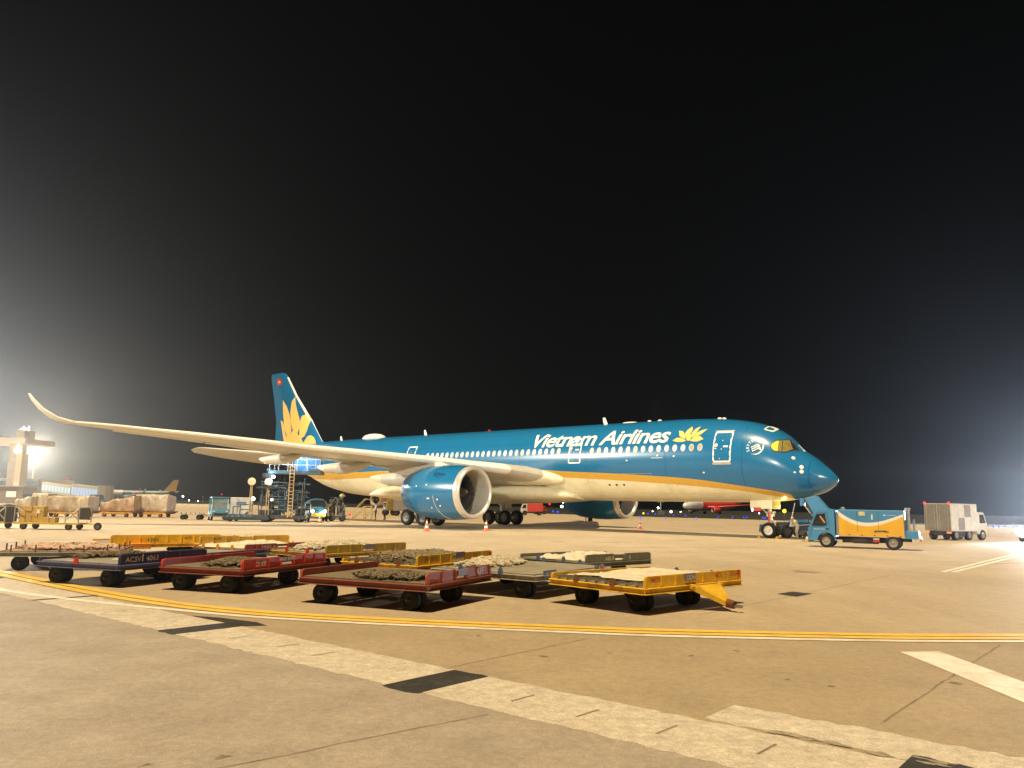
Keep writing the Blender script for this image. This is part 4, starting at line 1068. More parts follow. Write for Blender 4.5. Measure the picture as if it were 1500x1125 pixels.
# ---- nets and sheets lying on the dollies (things of their own)
def tube_path(b, pts, r):
    for a, c in zip(pts[:-1], pts[1:]):
        if (c - a).length > 1e-4: b.cyl(a, c, r, r, 5, 0, caps=False)
def rope_net(name, label, key, cx, cy, rx, ry, h, m, n=70, r=.017, seed=1, group='cargo nets lying on the dollies', z0=.505):
    rn = random.Random(seed)
    b = MB()
    def hz_(x, y):
        d = (x/rx)**2 + (y/ry)**2
        return max(0, 1 - d)**.6*h*(.7 + .6*noise.noise(Vector((x*2.1, y*2.1, seed)))) if d < 1 else 0
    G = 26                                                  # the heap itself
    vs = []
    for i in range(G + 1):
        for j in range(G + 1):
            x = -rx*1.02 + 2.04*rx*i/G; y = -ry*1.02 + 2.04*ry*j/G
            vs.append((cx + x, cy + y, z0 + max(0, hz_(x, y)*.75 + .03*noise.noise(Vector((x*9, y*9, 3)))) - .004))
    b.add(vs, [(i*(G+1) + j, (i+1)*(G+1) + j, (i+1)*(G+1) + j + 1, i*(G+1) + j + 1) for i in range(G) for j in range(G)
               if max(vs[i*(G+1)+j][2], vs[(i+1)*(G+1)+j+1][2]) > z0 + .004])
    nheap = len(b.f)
    for k in range(n):
        a = rn.uniform(0, 2*pi); q = sqrt(rn.random())*.85
        x, y = rx*q*cos(a), ry*q*sin(a); hd = rn.uniform(0, 2*pi); pts = []
        L = rn.randint(16, 28); cu = rn.uniform(.25, .8)*rn.choice((-1, 1))
        for i in range(L):
            pts.append(Vector((cx + x, cy + y, z0 + hz_(x, y) + r + .012 + rn.uniform(0, .045))))
            hd += cu + rn.uniform(-.35, .35)
            x += .075*cos(hd); y += .075*sin(hd)
            if (x/rx)**2 + (y/ry)**2 > 1.0: hd += pi*.7
        tube_path(b, pts, r*rn.uniform(.8, 1.3))
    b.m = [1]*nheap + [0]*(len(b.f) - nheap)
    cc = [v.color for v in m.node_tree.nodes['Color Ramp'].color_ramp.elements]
    base = [(cc[0][i] + cc[1][i])/2*.55 for i in range(3)]  # heap darkened: shade between the ropes is put into its colour
    o = b.build(name, [m, mat(m.name + '_gap_shade', tuple(base), 0.95, var=0.3, scale=12)], None, smooth=60, fix=False)
    t = DROOT[key]; o.location = t.location; o.rotation_euler = t.rotation_euler
    return tag(o, label, 'cargo net', group)
def sheet_heap(name, label, key, cx, cy, rx, ry, h, m, seed=1, z0=.505, group='plastic sheets lying on the dollies', cat='plastic sheet', rag=.25):
    b = MB(); G, H = 110, 84; vs = []
    for i in range(G + 1):
        for j in range(H + 1):
            u, v = -1 + 2*i/G, -1 + 2*j/H
            k = 1 + rag*noise.noise(Vector((u*1.7 + seed, v*1.7, seed*3.1)))
            x, y = rx*u*k, ry*v*k
            e = max(0.0, 1 - max(abs(u), abs(v))**3)
            f = noise.noise(Vector((x*1.4 + seed*5, y*1.4, 0)))*.5 + .5
            wx, wy = x + .15*noise.noise(Vector((x*2, y*2, 9))), y + .15*noise.noise(Vector((x*2, y*2, 19))); rdg = (1 - abs(noise.noise(Vector((wx*2.6 + seed, wy*4.2, 7)))))**3; rd2 = (1 - abs(noise.noise(Vector((wx*7 + seed, wy*7, 2)))))**4
            vs.append((cx + x, cy + y, z0 + .006 + e**.5*h*max(.04, f*.75 + .42*rdg + .12*rd2 - .26)))
    b.add(vs, [(i*(H+1) + j, (i+1)*(H+1) + j, (i+1)*(H+1) + j + 1, i*(H+1) + j + 1) for i in range(G) for j in range(H)])
    o = b.build(name, m, None, smooth=35, fix=False)
    t = DROOT[key]; o.location = t.location; o.rotation_euler = t.rotation_euler
    return tag(o, label, cat, group)
M_NETB = mat('brown_net_rope', (0.19, 0.155, 0.10), 0.9, var=0.35, scale=9)
M_NETG = mat('grey_brown_net_rope', (0.30, 0.25, 0.165), 0.9, var=0.35, scale=7)
M_NETW = mat('white_net_rope', (0.66, 0.60, 0.47), 0.85, var=0.18, scale=6)
M_NETP = mat('pink_net_webbing', (0.72, 0.52, 0.42), 0.85, var=0.25, scale=5, dirt=(0.72, 0.66, 0.55), dirt_amt=0.8, dirt_scale=4)
M_SHEET = mat('white_plastic_sheet', (0.78, 0.72, 0.58), 0.45, var=0.08, scale=3)
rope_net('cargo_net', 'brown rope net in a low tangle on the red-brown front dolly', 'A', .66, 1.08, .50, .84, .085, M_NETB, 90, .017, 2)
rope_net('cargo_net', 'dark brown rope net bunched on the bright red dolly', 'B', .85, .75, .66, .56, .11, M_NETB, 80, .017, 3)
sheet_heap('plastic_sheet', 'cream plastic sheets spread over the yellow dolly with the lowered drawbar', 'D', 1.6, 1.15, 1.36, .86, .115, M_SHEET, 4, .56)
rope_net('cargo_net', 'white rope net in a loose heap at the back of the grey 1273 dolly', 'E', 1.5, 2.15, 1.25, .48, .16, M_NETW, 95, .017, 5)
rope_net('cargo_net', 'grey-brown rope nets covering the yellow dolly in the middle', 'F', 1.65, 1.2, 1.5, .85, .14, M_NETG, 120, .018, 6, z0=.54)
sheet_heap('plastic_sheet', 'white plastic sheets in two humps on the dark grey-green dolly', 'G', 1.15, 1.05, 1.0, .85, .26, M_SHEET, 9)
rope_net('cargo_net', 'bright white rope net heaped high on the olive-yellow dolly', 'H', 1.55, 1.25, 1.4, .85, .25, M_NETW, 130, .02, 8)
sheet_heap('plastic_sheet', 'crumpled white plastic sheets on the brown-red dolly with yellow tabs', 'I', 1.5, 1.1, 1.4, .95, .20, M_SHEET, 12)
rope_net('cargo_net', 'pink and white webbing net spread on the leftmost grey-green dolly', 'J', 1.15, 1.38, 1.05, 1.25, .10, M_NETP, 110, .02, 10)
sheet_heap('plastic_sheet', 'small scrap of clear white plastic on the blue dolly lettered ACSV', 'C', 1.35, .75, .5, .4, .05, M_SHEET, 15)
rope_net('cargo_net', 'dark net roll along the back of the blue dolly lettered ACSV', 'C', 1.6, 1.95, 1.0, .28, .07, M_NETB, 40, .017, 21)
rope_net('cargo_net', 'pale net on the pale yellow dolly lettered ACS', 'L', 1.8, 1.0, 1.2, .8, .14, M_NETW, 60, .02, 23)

# ================================================================== PEOPLE
M_SKIN = mat('skin', (0.42, 0.26, 0.17), 0.55, var=0.05)
M_HAIR = mat('black_hair', (0.015, 0.012, 0.01), 0.6, var=0.2)
def person(label, pos, rz, P, shirt, trousers, height=1.72, cap=None):
    """P: joint positions in a 1.72 m figure; x forward, y left"""
    names = ['pelvis', 'waist', 'chest', 'neck', 'head', 'top', 'hipL', 'kneeL', 'ankL', 'toeL', 'hipR', 'kneeR', 'ankR', 'toeR', 'shL', 'elL', 'wrL', 'haL', 'shR', 'elR', 'wrR', 'haR']
    rad = dict(pelvis=.14, waist=.125, chest=.15, neck=.06, head=.092, top=.085, hipL=.095, kneeL=.062, ankL=.045, toeL=.04, hipR=.095, kneeR=.062, ankR=.045, toeR=.04, shL=.07, elL=.045, wrL=.032, haL=.034, shR=.07, elR=.045, wrR=.032, haR=.034)
    edges = [('pelvis', 'waist'), ('waist', 'chest'), ('chest', 'neck'), ('neck', 'head'), ('head', 'top'), ('pelvis', 'hipL'), ('hipL', 'kneeL'), ('kneeL', 'ankL'), ('ankL', 'toeL'), ('pelvis', 'hipR'), ('hipR', 'kneeR'), ('kneeR', 'ankR'), ('ankR', 'toeR'),
             ('chest', 'shL'), ('shL', 'elL'), ('elL', 'wrL'), ('wrL', 'haL'), ('chest', 'shR'), ('shR', 'elR'), ('elR', 'wrR'), ('wrR', 'haR')]
    k = height/1.72
    me = bpy.data.meshes.new('person'); V = [Vector(P[n])*k for n in names]
    idx = {n: i for i, n in enumerate(names)}
    me.from_pydata(V, [(idx[a], idx[c]) for a, c in edges], [])
    o = bpy.data.objects.new('person', me); COL.objects.link(o)
    sk = o.modifiers.new('skin', 'SKIN'); sub = o.modifiers.new('sub', 'SUBSURF'); sub.levels = 1; sub.render_levels = 1
    if not me.skin_vertices: me.skin_vertices.new()
    for n, i in idx.items():
        r = rad[n]*k; d = me.skin_vertices[0].data[i]
        d.radius = (r, r*(.72 if n in ('chest', 'waist', 'pelvis') else 1.0)); d.use_root = n == 'pelvis'
    dg = bpy.context.evaluated_depsgraph_get()
    body = bpy.data.meshes.new_from_object(o.evaluated_get(dg))
    bpy.data.objects.remove(o)
    for m in (shirt, trousers, M_SKIN, M_DARK): body.materials.append(m)
    mi = dict(pelvis=1, waist=0, chest=0, neck=2, head=2, top=2, hipL=1, kneeL=1, ankL=1, toeL=3, hipR=1, kneeR=1, ankR=1, toeR=3, shL=0, elL=0, wrL=0, haL=2, shR=0, elR=0, wrR=0, haR=2)
    for f in body.polygons:
        c = f.center; n = min(names, key=lambda q: (V[idx[q]] - c).length - rad[q]*k*.6)
        f.material_index = mi[n]; f.use_smooth = True
    # fingers, thumb and nose joined to the body mesh
    b = MB()
    for s, hn, wn in ((1, 'haL', 'wrL'), (-1, 'haR', 'wrR')):
        h = V[idx[hn]]; d = (h - V[idx[wn]]).normalized(); sd = d.orthogonal().normalized()
        for q, L in enumerate((.07, .08, .075, .06)):
            p0 = h + sd*(.022*(q - 1.5))*k; p1 = p0 + d*L*.6*k; p2 = p1 + (d*.8 + sd.cross(d)*.5)*L*.5*k
            b.cyl(p0, p1, .010*k, .009*k, 5); b.cyl(p1, p2, .009*k, .006*k, 5)
        b.cyl(h - d*.03*k + sd*.03*k, h + d*.02*k + sd*.065*k, .011*k, .008*k, 5)
    hd = V[idx['head']]; fd = Vector((1, 0, 0)); lk = P.get('look')
    if lk: fd = Vector(lk).normalized()
    b.cyl(hd + fd*.07*k, hd + fd*.115*k + Vector((0, 0, -.02))*k, .012*k, .018*k, 5)
    sdv = fd.cross(Vector((0, 0, 1))).normalized()
    for s in (-1, 1): b.sphere(tuple(hd + sdv*.092*s*k), .022*k, 6)
    tmp = bmesh.new(); tmp.from_mesh(body)
    vs = [tmp.verts.new(v) for v in b.v]
    for f in b.f:
        try: q = tmp.faces.new([vs[i] for i in f]); q.material_index = 2; q.smooth = True
        except ValueError: pass
    tmp.to_mesh(body); tmp.free()
    o = bpy.data.objects.new('person', body); COL.objects.link(o)
    o.location = pos; o.rotation_euler = (0, 0, rz)
    tag(o, label, 'person')
    hb = MB(); hb.sphere(tuple((V[idx['head']] + V[idx['top']])/2 + Vector((-.012, 0, .03))*k), .108*k, 10, sc=(1, .92, .85))
    ho_ = hb.build('cap' if cap else 'hair', cap or M_HAIR, o, smooth=60)
    if cap: MB().box(tuple(hd + fd*.12*k + Vector((0, 0, .055))*k), (.09*k, .13*k, .012)).build('cap_peak', cap, ho_)
    for s in (-1, 1): MB().sphere(tuple(hd + fd*.088*k + sdv*.034*s*k + Vector((0, 0, .012))), .011*k, 6).build('eye', M_DARK, o)
    return o
STAND = dict(pelvis=(0, 0, .92), waist=(0, 0, 1.08), chest=(.01, 0, 1.30), neck=(.01, 0, 1.47), head=(.03, 0, 1.58), top=(.03, 0, 1.65),
             hipL=(0, .09, .88), kneeL=(.03, .10, .48), ankL=(-.02, .11, .09), toeL=(.13, .12, .045), hipR=(0, -.09, .88), kneeR=(.02, -.10, .48), ankR=(-.06, -.11, .09), toeR=(.10, -.12, .045),
             shL=(0, .19, 1.41), elL=(.02, .24, 1.13), wrL=(.14, .22, .92), haL=(.18, .20, .84), shR=(0, -.19, 1.41), elR=(.02, -.24, 1.13), wrR=(.13, -.22, .91), haR=(.17, -.21, .83))
BEND = dict(STAND); BEND.update(pelvis=(-.10, 0, .90), waist=(-.02, 0, 1.04), chest=(.12, 0, 1.20), neck=(.22, 0, 1.33), head=(.30, 0, 1.40), top=(.33, 0, 1.46), shL=(.13, .19, 1.27), elL=(.26, .23, 1.02), wrL=(.42, .18, .92), haL=(.50, .16, .90), shR=(.13, -.19, 1.27), elR=(.24, -.23, 1.01), wrR=(.40, -.18, .90), haR=(.48, -.16, .88), look=(1, 0, -.4), hipL=(-.08, .09, .86), hipR=(-.08, -.09, .86))
REACH = dict(STAND); REACH.update(shL=(.02, .19, 1.44), elL=(.20, .26, 1.60), wrL=(.26, .22, 1.86), haL=(.28, .20, 1.95), shR=(.02, -.19, 1.44), elR=(.22, -.24, 1.58), wrR=(.30, -.20, 1.82), haR=(.32, -.19, 1.91), look=(1, 0, .5))
M_KHAKI = mat('khaki_cloth', (0.46, 0.40, 0.30), 0.85, var=0.1); M_SHIRT = mat('white_shirt', (0.74, 0.70, 0.64), 0.8, var=0.06); M_NAVY = mat('dark_trousers', (0.05, 0.05, 0.06), 0.85, var=0.15)
person('person in pale khaki overalls stooping beside the nose wheel', (19.55, 54.1, 0), R(188), BEND, M_KHAKI, M_KHAKI, 1.66, M_KHAKI)
person('person in white shirt and dark trousers standing by the yellow steps', (-14.35, 85.2, 0), R(200), STAND, M_SHIRT, M_NAVY, 1.86)
person('person in white shirt reaching up under the belly of the big jet', (-13.45, 85.7, 0), R(165), REACH, M_SHIRT, M_NAVY, 1.86)

# ================================================================== CONES
def cone(label, x, y, s=1.0):
    t = thing('traffic_cone', label, 'traffic cone', (x, y, 0), rnd.uniform(0, 1), 'orange and white safety cones')
    b = MB(); b.box((0, 0, .02*s), (.42*s, .42*s, .04*s)); b.build('base', M_ORANGE, t, bevel=.008)
    b = MB(); H = .80*s
    prof = [(.04*s, .17*s), (.22*s, .135*s), (.22001*s, .135*s), (.38*s, .102*s), (.38001*s, .102*s), (.52*s, .074*s), (.52001*s, .074*s), (.66*s, .047*s), (.66001*s, .047*s), (H, .022*s), (H, .001)]
    b.lathe(prof, (0, 0, 0), 'Z', 16, mats=lambda k, i: 1 if k in (2, 3, 6, 7) else 0)
    b.build('cone', [M_ORANGE, M_WHITE], t, smooth=40)
cone('orange and white cone standing before the near main wheels', -5.70, 55.06)
cone('orange and white cone in front of the far main wheels under the engine inlet', -1.66, 57.37)
cone('orange and white cone beside the inlet of the far engine', 11.59, 70.37, 1.1)
cone('small pale cone on open concrete left of the far engine', 9.04, 94)
cone('small orange cone between the two dark service vehicles at the tail', -16.77, 70.3, .85)
cone('small orange cone left of the cargo loader', -25.29, 81.4, .85)
# chocks at the nose wheel
for i, (dx, dy) in enumerate(((-.75, .36), (.72, .36))):
    p = air.matrix_world @ Vector((0, 0, 0)) if False else None
a_ = R(180 - 40.108)
for (dx, lab) in ((4.575 - .62, 'yellow wheel chock in front of the nose wheels'), (4.575 + .62, 'yellow wheel chock behind the nose wheels')):
    x = 21.368 + dx*cos(a_) - .36*sin(a_); y = 51.338 + dx*sin(a_) + .36*cos(a_)
    b = MB(); b.prism([(-.12, 0), (.12, 0), (.05, .15), (-.05, .15)], -.25, .25)
    o = b.build('wheel_chock', M_YELLOW, None, loc=(x, y, 0), rz=a_); tag(o, lab, 'wheel chock', 'chocks at the nose wheels')

# ================================================================== GROUND POWER TRUCK (blue, white and yellow)
M_VYEL = mat('vehicle_yellow', (0.72, 0.40, 0.02), 0.4, var=0.07, dirt=(0.35, 0.2, 0.03), dirt_amt=0.35, dirt_scale=1.5)
M_VWHITE = mat('vehicle_white', (0.72, 0.69, 0.60), 0.4, var=0.06, dirt=(0.45, 0.4, 0.32), dirt_amt=0.3)
M_CHASSIS = mat('chassis_black', (0.035, 0.03, 0.027), 0.7, var=0.3, dirt=(0.12, 0.09, 0.06), dirt_amt=0.4)
g = thing('power_truck', 'blue cab truck carrying a blue, white and yellow power unit before the jet nose', 'truck', (18.55, 42.02, 0), R(150.3))
W = .85
arch = [(1.6 + .43*cos(R(a)), .36 + .43*sin(R(a))) for a in range(0, 181, 20)]
cab = [(1.17, .42)] + arch[0:0] + [(1.17, .36)] + arch[::-1] + [(2.10, .36), (2.50, .34), (2.52, .55), (2.49, .98), (2.42, 1.10), (2.05, 1.90), (1.95, 1.99), (1.30, 2.02), (1.15, 1.95)]
cab = [(1.15, .36)] + [p for p in arch[::-1] if p[0] > 1.17] + [(2.50, .34), (2.52, .55), (2.49, .98), (2.42, 1.10), (2.05, 1.90), (1.95, 1.99), (1.30, 2.02), (1.15, 1.95)]
b = MB(); b.prism(cab, -W + .03, W - .03); cb = b.build('cab', M_BLUE, g, bevel=.02)
for s in (-1, 1):
    y = s*(W - .03)
    win = [(2.28, 1.12), (2.02, 1.72), (1.62, 1.76), (1.55, 1.18), (1.75, 1.12)]
    MB().prism(win, y - s*.01, y + s*.008).build('side_window', M_GLASS, cb)
    b = MB(); 
    for a, c in zip(win, win[1:] + win[:1]): b.cyl((a[0], y + s*.012, a[1]), (c[0], y + s*.012, c[1]), .018, n=4)
    b.build('window_rubber', M_CHASSIS, cb)
    b = MB(); dl = [(2.36, .50), (2.30, 1.10), (2.03, 1.80), (1.50, 1.84), (1.40, .9)]
    for a, c in zip(dl, dl[1:]): b.cyl((a[0], y + s*.002, a[1]), (c[0], y + s*.002, c[1]), .008, n=4)
    b.build('door_seam', M_CHASSIS, cb)
    MB().box((1.52, y + s*.012, .98), (.13, .03, .06)).build('door_handle', M_CHASSIS, cb)
    MB().prism([(1.83, 1.65), (1.60, 1.30), (1.66, 1.26), (1.90, 1.62)], y + s*.014, y + s*.03).build('door_mirror_strip', mat('mirror_shell', (0.5, 0.28, 0.16), 0.3, var=0.1), cb)  # slanted tan strip outside the side window
    b = MB(); b.cyl((2.30, y, 1.45), (2.40, y + s*.2, 1.50), .012, n=5); b.box((2.42, y + s*.24, 1.45), (.05, .12, .3)); b.build('wing_mirror', M_CHASSIS, cb)
lettering('Vietnam Airlines', M_TXTW, cb, (2.20, W - .018, .93), (-1, 0, 0), (0, 0, 1), .55, .05, .01)
ws = MB(); ws.add([(2.405, -.68, 1.15), (2.405, .68, 1.15), (2.085, .62, 1.84), (2.085, -.62, 1.84)], [(0, 1, 2, 3)]); ws.v = [(x + .022, y, z + .01) for x, y, z in ws.v]; ws.build('windscreen', M_GLASS, cb)
for s in (-1, 1): MB().box((2.52, s*.6, .72), (.04, .26, .14)).build('headlight', mat('headlamp_glass', (0.6, 0.6, 0.55), 0.15), cb)
MB().box((2.56, 0, .42), (.12, 1.6, .20)).build('bumper', M_VWHITE, cb, bevel=.02)
MB().box((2.60, .75, .34), (.16, .16, .12)).build('fog_lamp_box', M_VYEL, cb)
# power unit
bx0, bx1, bz0, bz1 = -2.15, .98, .66, 2.0
b = MB(); b.box(((bx0 + bx1)/2, 0, (bz0 + bz1)/2), (bx1 - bx0, 2*W - .06, bz1 - bz0)); pu = b.build('power_unit', M_BLUE, g, bevel=.03)
def sw(u): return 1.0 - (.10 + .66*sin(pi*min(1, u*.93 + .09))**1.15 if u < .5 else .18 + .58*sin(pi*min(1, u*.93 + .09))**1.3)
for s in (-1, 1):
    y = s*(W - .03); n = 24
    up_, lo_ = [], []
    for i in range(n + 1):
        u = i/n; x = bx1 - .03 - u*(bx1 - bx0 - .06)
        c = bz0 + (bz1 - bz0)*(1 - (.14 + .42*sin(pi*(u**.85))**1.0*(1 - .12*u) + .05*u)); hb = .085*(1 - .55*u) + .03
        up_.append((x, c + hb)); lo_.append((x, c - hb))
    MB().prism([(x, min(z, bz1 - .03)) for x, z in up_] + lo_[::-1], y - s*.005, y + s*.010).build('white_swoosh', M_VWHITE, pu)
    MB().prism(lo_ + [(bx0 + .03, bz0 + .16), (bx1 - .03, bz0 + .16)], y - s*.005, y + s*.007).build('yellow_panel', M_VYEL, pu)
    b = MB(); b.box(((bx0 + bx1)/2, y + s*.004, bz0 + .07), (bx1 - bx0 - .04, .03, .15)); b.build('lower_sill', M_VYEL, pu, bevel=.008)
    for x in (-.95, .05): MB().box((x, y + s*.012, 1.40), (.012, .008, 1.1)).build('panel_seam', mat('seam_dark', (0.05, 0.06, 0.06), 0.6), pu)
    MB().box((-.18, y + s*.006, bz1 - .2), (.30, .02, .20)).build('notice_plate', mat('notice_cream', (0.6, 0.5, 0.25), 0.5, var=0.25, scale=14), pu)
    MB().box((-.66, y + s*.014, bz1 - .36), (.07, .03, .26)).build('handle_plate', M_VWHITE, pu)
    MB().box((-1.25, y + s*.010, bz1 - .26), (.10, .012, .05)).build('mark', M_TXTW, pu)
    b = MB(); b.prism([(-.70, .86), (-.78, .95), (-1.25, .97), (-1.42, .90), (-1.40, .86), (-1.15, .90), (-.95, .90)], y + s*.004, y + s*.016); b.build('worn_patch', M_CHASSIS, pu)
    for k in range(5): MB().box((-1.95 + .6*k, y + s*.016, bz0 + .045), (.07, .03, .05)).build('latch', M_CHASSIS, pu)
lettering('Vietnam Airlines', M_TXTW, pu, (-1.35, W - .02, bz1 - .27), (-1, 0, 0), (0, 0, 1), .45, .045, .01)
MB().box((.98 + .06, 0, 1.25), (.10, 1.5, 1.2)).build('front_grille', mat('grille_grey', (0.25, 0.27, 0.27), 0.5, var=0.2), pu)
b = MB(); b.sphere((.78, .3, 2.05), .10, 8, sc=(1.3, 1, .9)); b.build('filler_cap', M_STEEL, pu)
b = MB(); b.box((-.1, 0, .50), (4.7, .75, .16)); b.box((.1, 0, .40), (1.5, 1.0, .22)); b.cyl((-.9, .55, .42), (.3, .55, .42), .16, n=12); b.box((-1.0, -.5, .42), (.8, .3, .25))
b.build('chassis', M_CHASSIS, g)
MB().box((-.82, .80, .42), (.30, .05, .09)).build('rear_reflector', M_RED, g); MB().box((-.82, .81, .53), (.28, .04, .06)).build('rear_reflector', M_VWHITE, g)
b = MB(); b.box((-2.46, 0, .78), (.62, 1.5, .40)); b.build('rear_deck', M_BLUE, g, bevel=.02)
b = MB(); b.cyl((-2.30, .45, .95), (-2.30, .45, 2.05), .10, n=12); b.cyl((-2.30, .45, 2.02), (-2.30, .45, 2.14), .14, n=12); b.cyl((-2.55, .1, .95), (-2.55, .1, 1.55), .05, n=8); b.box((-2.22, .1, 1.2), (.12, .5, .7)); b.build('exhaust_stack', M_STEEL, g, smooth=40)
MB().box((-2.80, 0, .62), (.10, 1.5, .14)).build('bumper', M_VWHITE, g, bevel=.01)
for s in (-1, 1): MB().box((-2.83, s*.55, .55), (.08, .2, .14)).build('tail_lamp', M_RED, g)
tr = mat('truck_rim', (0.32, 0.29, 0.25), 0.5, 0.2, var=0.25, scale=14)
for xx, yy in ((1.6, .72), (1.6, -.72), (-1.6, .70), (-1.6, -.70)): wheel_part(g, (xx, yy, .36), .36, .24 if xx > 0 else .30, rim=tr)

# ================================================================== AIRCRAFT TOW TRACTOR behind the power truck
g = thing('tow_tractor', 'dark-blue low aircraft tow tractor with a raised sloping blue cab at the nose wheels', 'tow tractor', (19.9, 56.0, 0), R(20))
b = MB(); b.prism([(-2.0, .35), (2.2, .35), (2.3, .8), (2.1, 1.05), (-1.0, 1.05), (-1.9, .9)], -1.1, 1.1); b.build('body', mat('tractor_dark_blue', (0.03, 0.055, 0.10), 0.5, var=0.3, scale=4, dirt=(0.09, 0.08, 0.07), dirt_amt=0.4), g, bevel=.04)
b = MB(); b.box((.9, .3, 1.15), (1.3, .9, .22)); b.build('bonnet', M_BLUE, g, bevel=.04)
for xx in (-1.3, 1.4):
    for s in (-1, 1): wheel_part(g, (xx, s*1.0, .48), .48, .36, rim=M_CHASSIS)
g2 = thing('raised_hood', 'tall sloping light-blue steel hood rising behind the blue truck cab', 'canopy', (19.55, 49.6, 0), R(150.3))  # raised blue panel built as a hood, the body beneath guessed
b = MB()
b.prism([(.55, 1.55), (-.42, 1.55), (-.42, 2.02), (.22, 2.82), (.98, 2.66)], -.5, .5); hd_ = b.build('hood', M_BLUE, g2, bevel=.03)
b = MB(); b.prism([(1.02, 2.66), (.94, 2.70), (.45, 1.75), (.52, 1.70)], .49, .53); b.build('black_strip', M_CHASSIS, hd_)
b = MB(); b.cyl((1.0, .53, 2.3), (.62, .53, 1.75), .02, n=5); b.build('pale_rail', M_VWHITE, hd_)
b = MB(); b.box((1.12, .1, 2.42), (.26, .5, .46)); b.build('lamp_box', M_BLUE, hd_, bevel=.02)
b = MB(); b.box((-.1, 0, 1.05), (1.2, 1.3, 1.0)); b.box((.2, 0, .5), (2.2, 1.2, .25)); b.build('base_body', M_CHASSIS, g2, bevel=.02)
b = MB(); b.cyl((1.9, .3, .9), (1.55, .3, 2.35), .025, n=6); b.cyl((1.9, .3, .9), (.2, .3, 1.1), .03, n=6); b.build('pole', M_STEEL, g2)
for xx in (-.3, .8):
    for s in (-1, 1): wheel_part(g2, (xx, s*.55, .3), .3, .2, rim=M_CHASSIS)
def lamp_ball(parent, p, r, m): return MB().sphere(p, r, 10).build('lamp', m, parent)
G_YEL = glow('yellow_work_lamp', (1.0, 0.72, 0.02), 3.0)
t = thing('work_light', 'bright yellow work light shining beside the nose wheel leg', 'work light', tuple(at(1149, 748.5, 54.2)))
lamp_ball(t, (0, 0, 0), .13, G_YEL); MB().cyl((0, 0, 0), (0, 0, -1.85), .012, n=6).build('stand', M_CHASSIS, t)
def plight(loc, w, col, r=.1, name='lamp_light'):
    l = bpy.data.lights.new(name, 'POINT'); l.energy = w; l.color = col; l.shadow_soft_size = r
    o = bpy.data.objects.new(name, l); COL.objects.link(o); o.location = loc; return o
plight(tuple(at(1149, 748.5, 53.6)), 60, (1.0, .75, .2))

# ================================================================== GREY BOX TRUCK on the right
M_BOXG = mat('aluminium_box', (0.70, 0.68, 0.63), 0.5, 0.05, var=0.08, scale=3, dirt=(0.48, 0.45, 0.4), dirt_amt=0.45, dirt_scale=1.2)
M_BOXD = mat('box_dark_panel', (0.30, 0.285, 0.26), 0.55, var=0.12, dirt=(0.12, 0.11, 0.10), dirt_amt=0.4)
g = thing('box_truck', 'grey box truck with white cab parked at the far right of the stand', 'truck', (30.75, 57.0, 0), R(30))
b = MB(); b.box((1.62, 0, 1.62), (3.24, 2.0, 1.95)); bx = b.build('cargo_box', M_BOXG, g, bevel=.02)
for k in range(4):
    for r_ in range(2):
        MB().box((.43 + .80*k, -1.006, 1.16 + .93*r_), (.75, .02, .86)).build('panel', M_BOXD if (k + r_) % 2 and k in (1, 2) else M_BOXG, bx, bevel=.004)
for s in (-1, 1):
    d = MB().box((-.012, s*.49, 1.62), (.03, .93, 1.85)).build('rear_door', M_BOXD, bx, bevel=.006)
    for k in (-.3, .3): MB().cyl((-.04, s*.49 + k, .75), (-.04, s*.49 + k, 2.5), .018, n=5).build('lock_bar', M_STEEL, d)
for s in (-1, 1): lamp_ball(bx, (-.02, s*.9, 2.62), .09, glow('red_marker_lamp', (1.0, .05, .04), 3.0))
cabp = [(3.28, .45), (4.6, .42), (4.65, .95), (4.58, 1.2), (4.28, 1.95), (4.1, 2.02), (3.28, 2.02)]
b = MB(); b.prism(cabp, -.92, .92); cb = b.build('cab', M_VWHITE, g, bevel=.03)
for s in (-1, 1): MB().prism([(4.42, 1.22), (4.16, 1.85), (3.65, 1.85), (3.65, 1.22)], s*.925 - .008, s*.925 + .008).build('side_window', M_GLASS, cb)
ws = MB(); ws.add([(4.60, -.8, 1.25), (4.60, .8, 1.25), (4.33, .75, 1.9), (4.33, -.75, 1.9)], [(0, 1, 2, 3)]); ws.build('windscreen', M_GLASS, cb)
b = MB(); b.box((2.2, 0, .52), (4.6, .8, .2)); b.box((1.4, 0, .45), (1.2, 1.6, .3)); b.build('chassis', M_CHASSIS, g)
for s in (-1, 1): MB().box((-.02, s*.8, .55), (.06, .3, .14)).build('tail_lamp', glow('amber_tail_lamp', (1.0, .35, .1), .9), g)
for xx, yy in ((.7, .8), (.7, -.8), (2.3, .8), (2.3, -.8), (3.95, .82), (3.95, -.82)): wheel_part(g, (xx, yy, .38), .38, .28, rim=tr)

# ================================================================== LEFT BACKGROUND: tractor, containers, pallets, carts
M_TUG = mat('tug_blue', (0.09, 0.27, 0.40), 0.4, var=0.08, coat=0.2)
g = thing('tow_tug', 'small blue cab tug with white mudguards pulling a flat trailer, left of the loader', 'tow tug', (-26.6, 72.6, 0), R(-62))
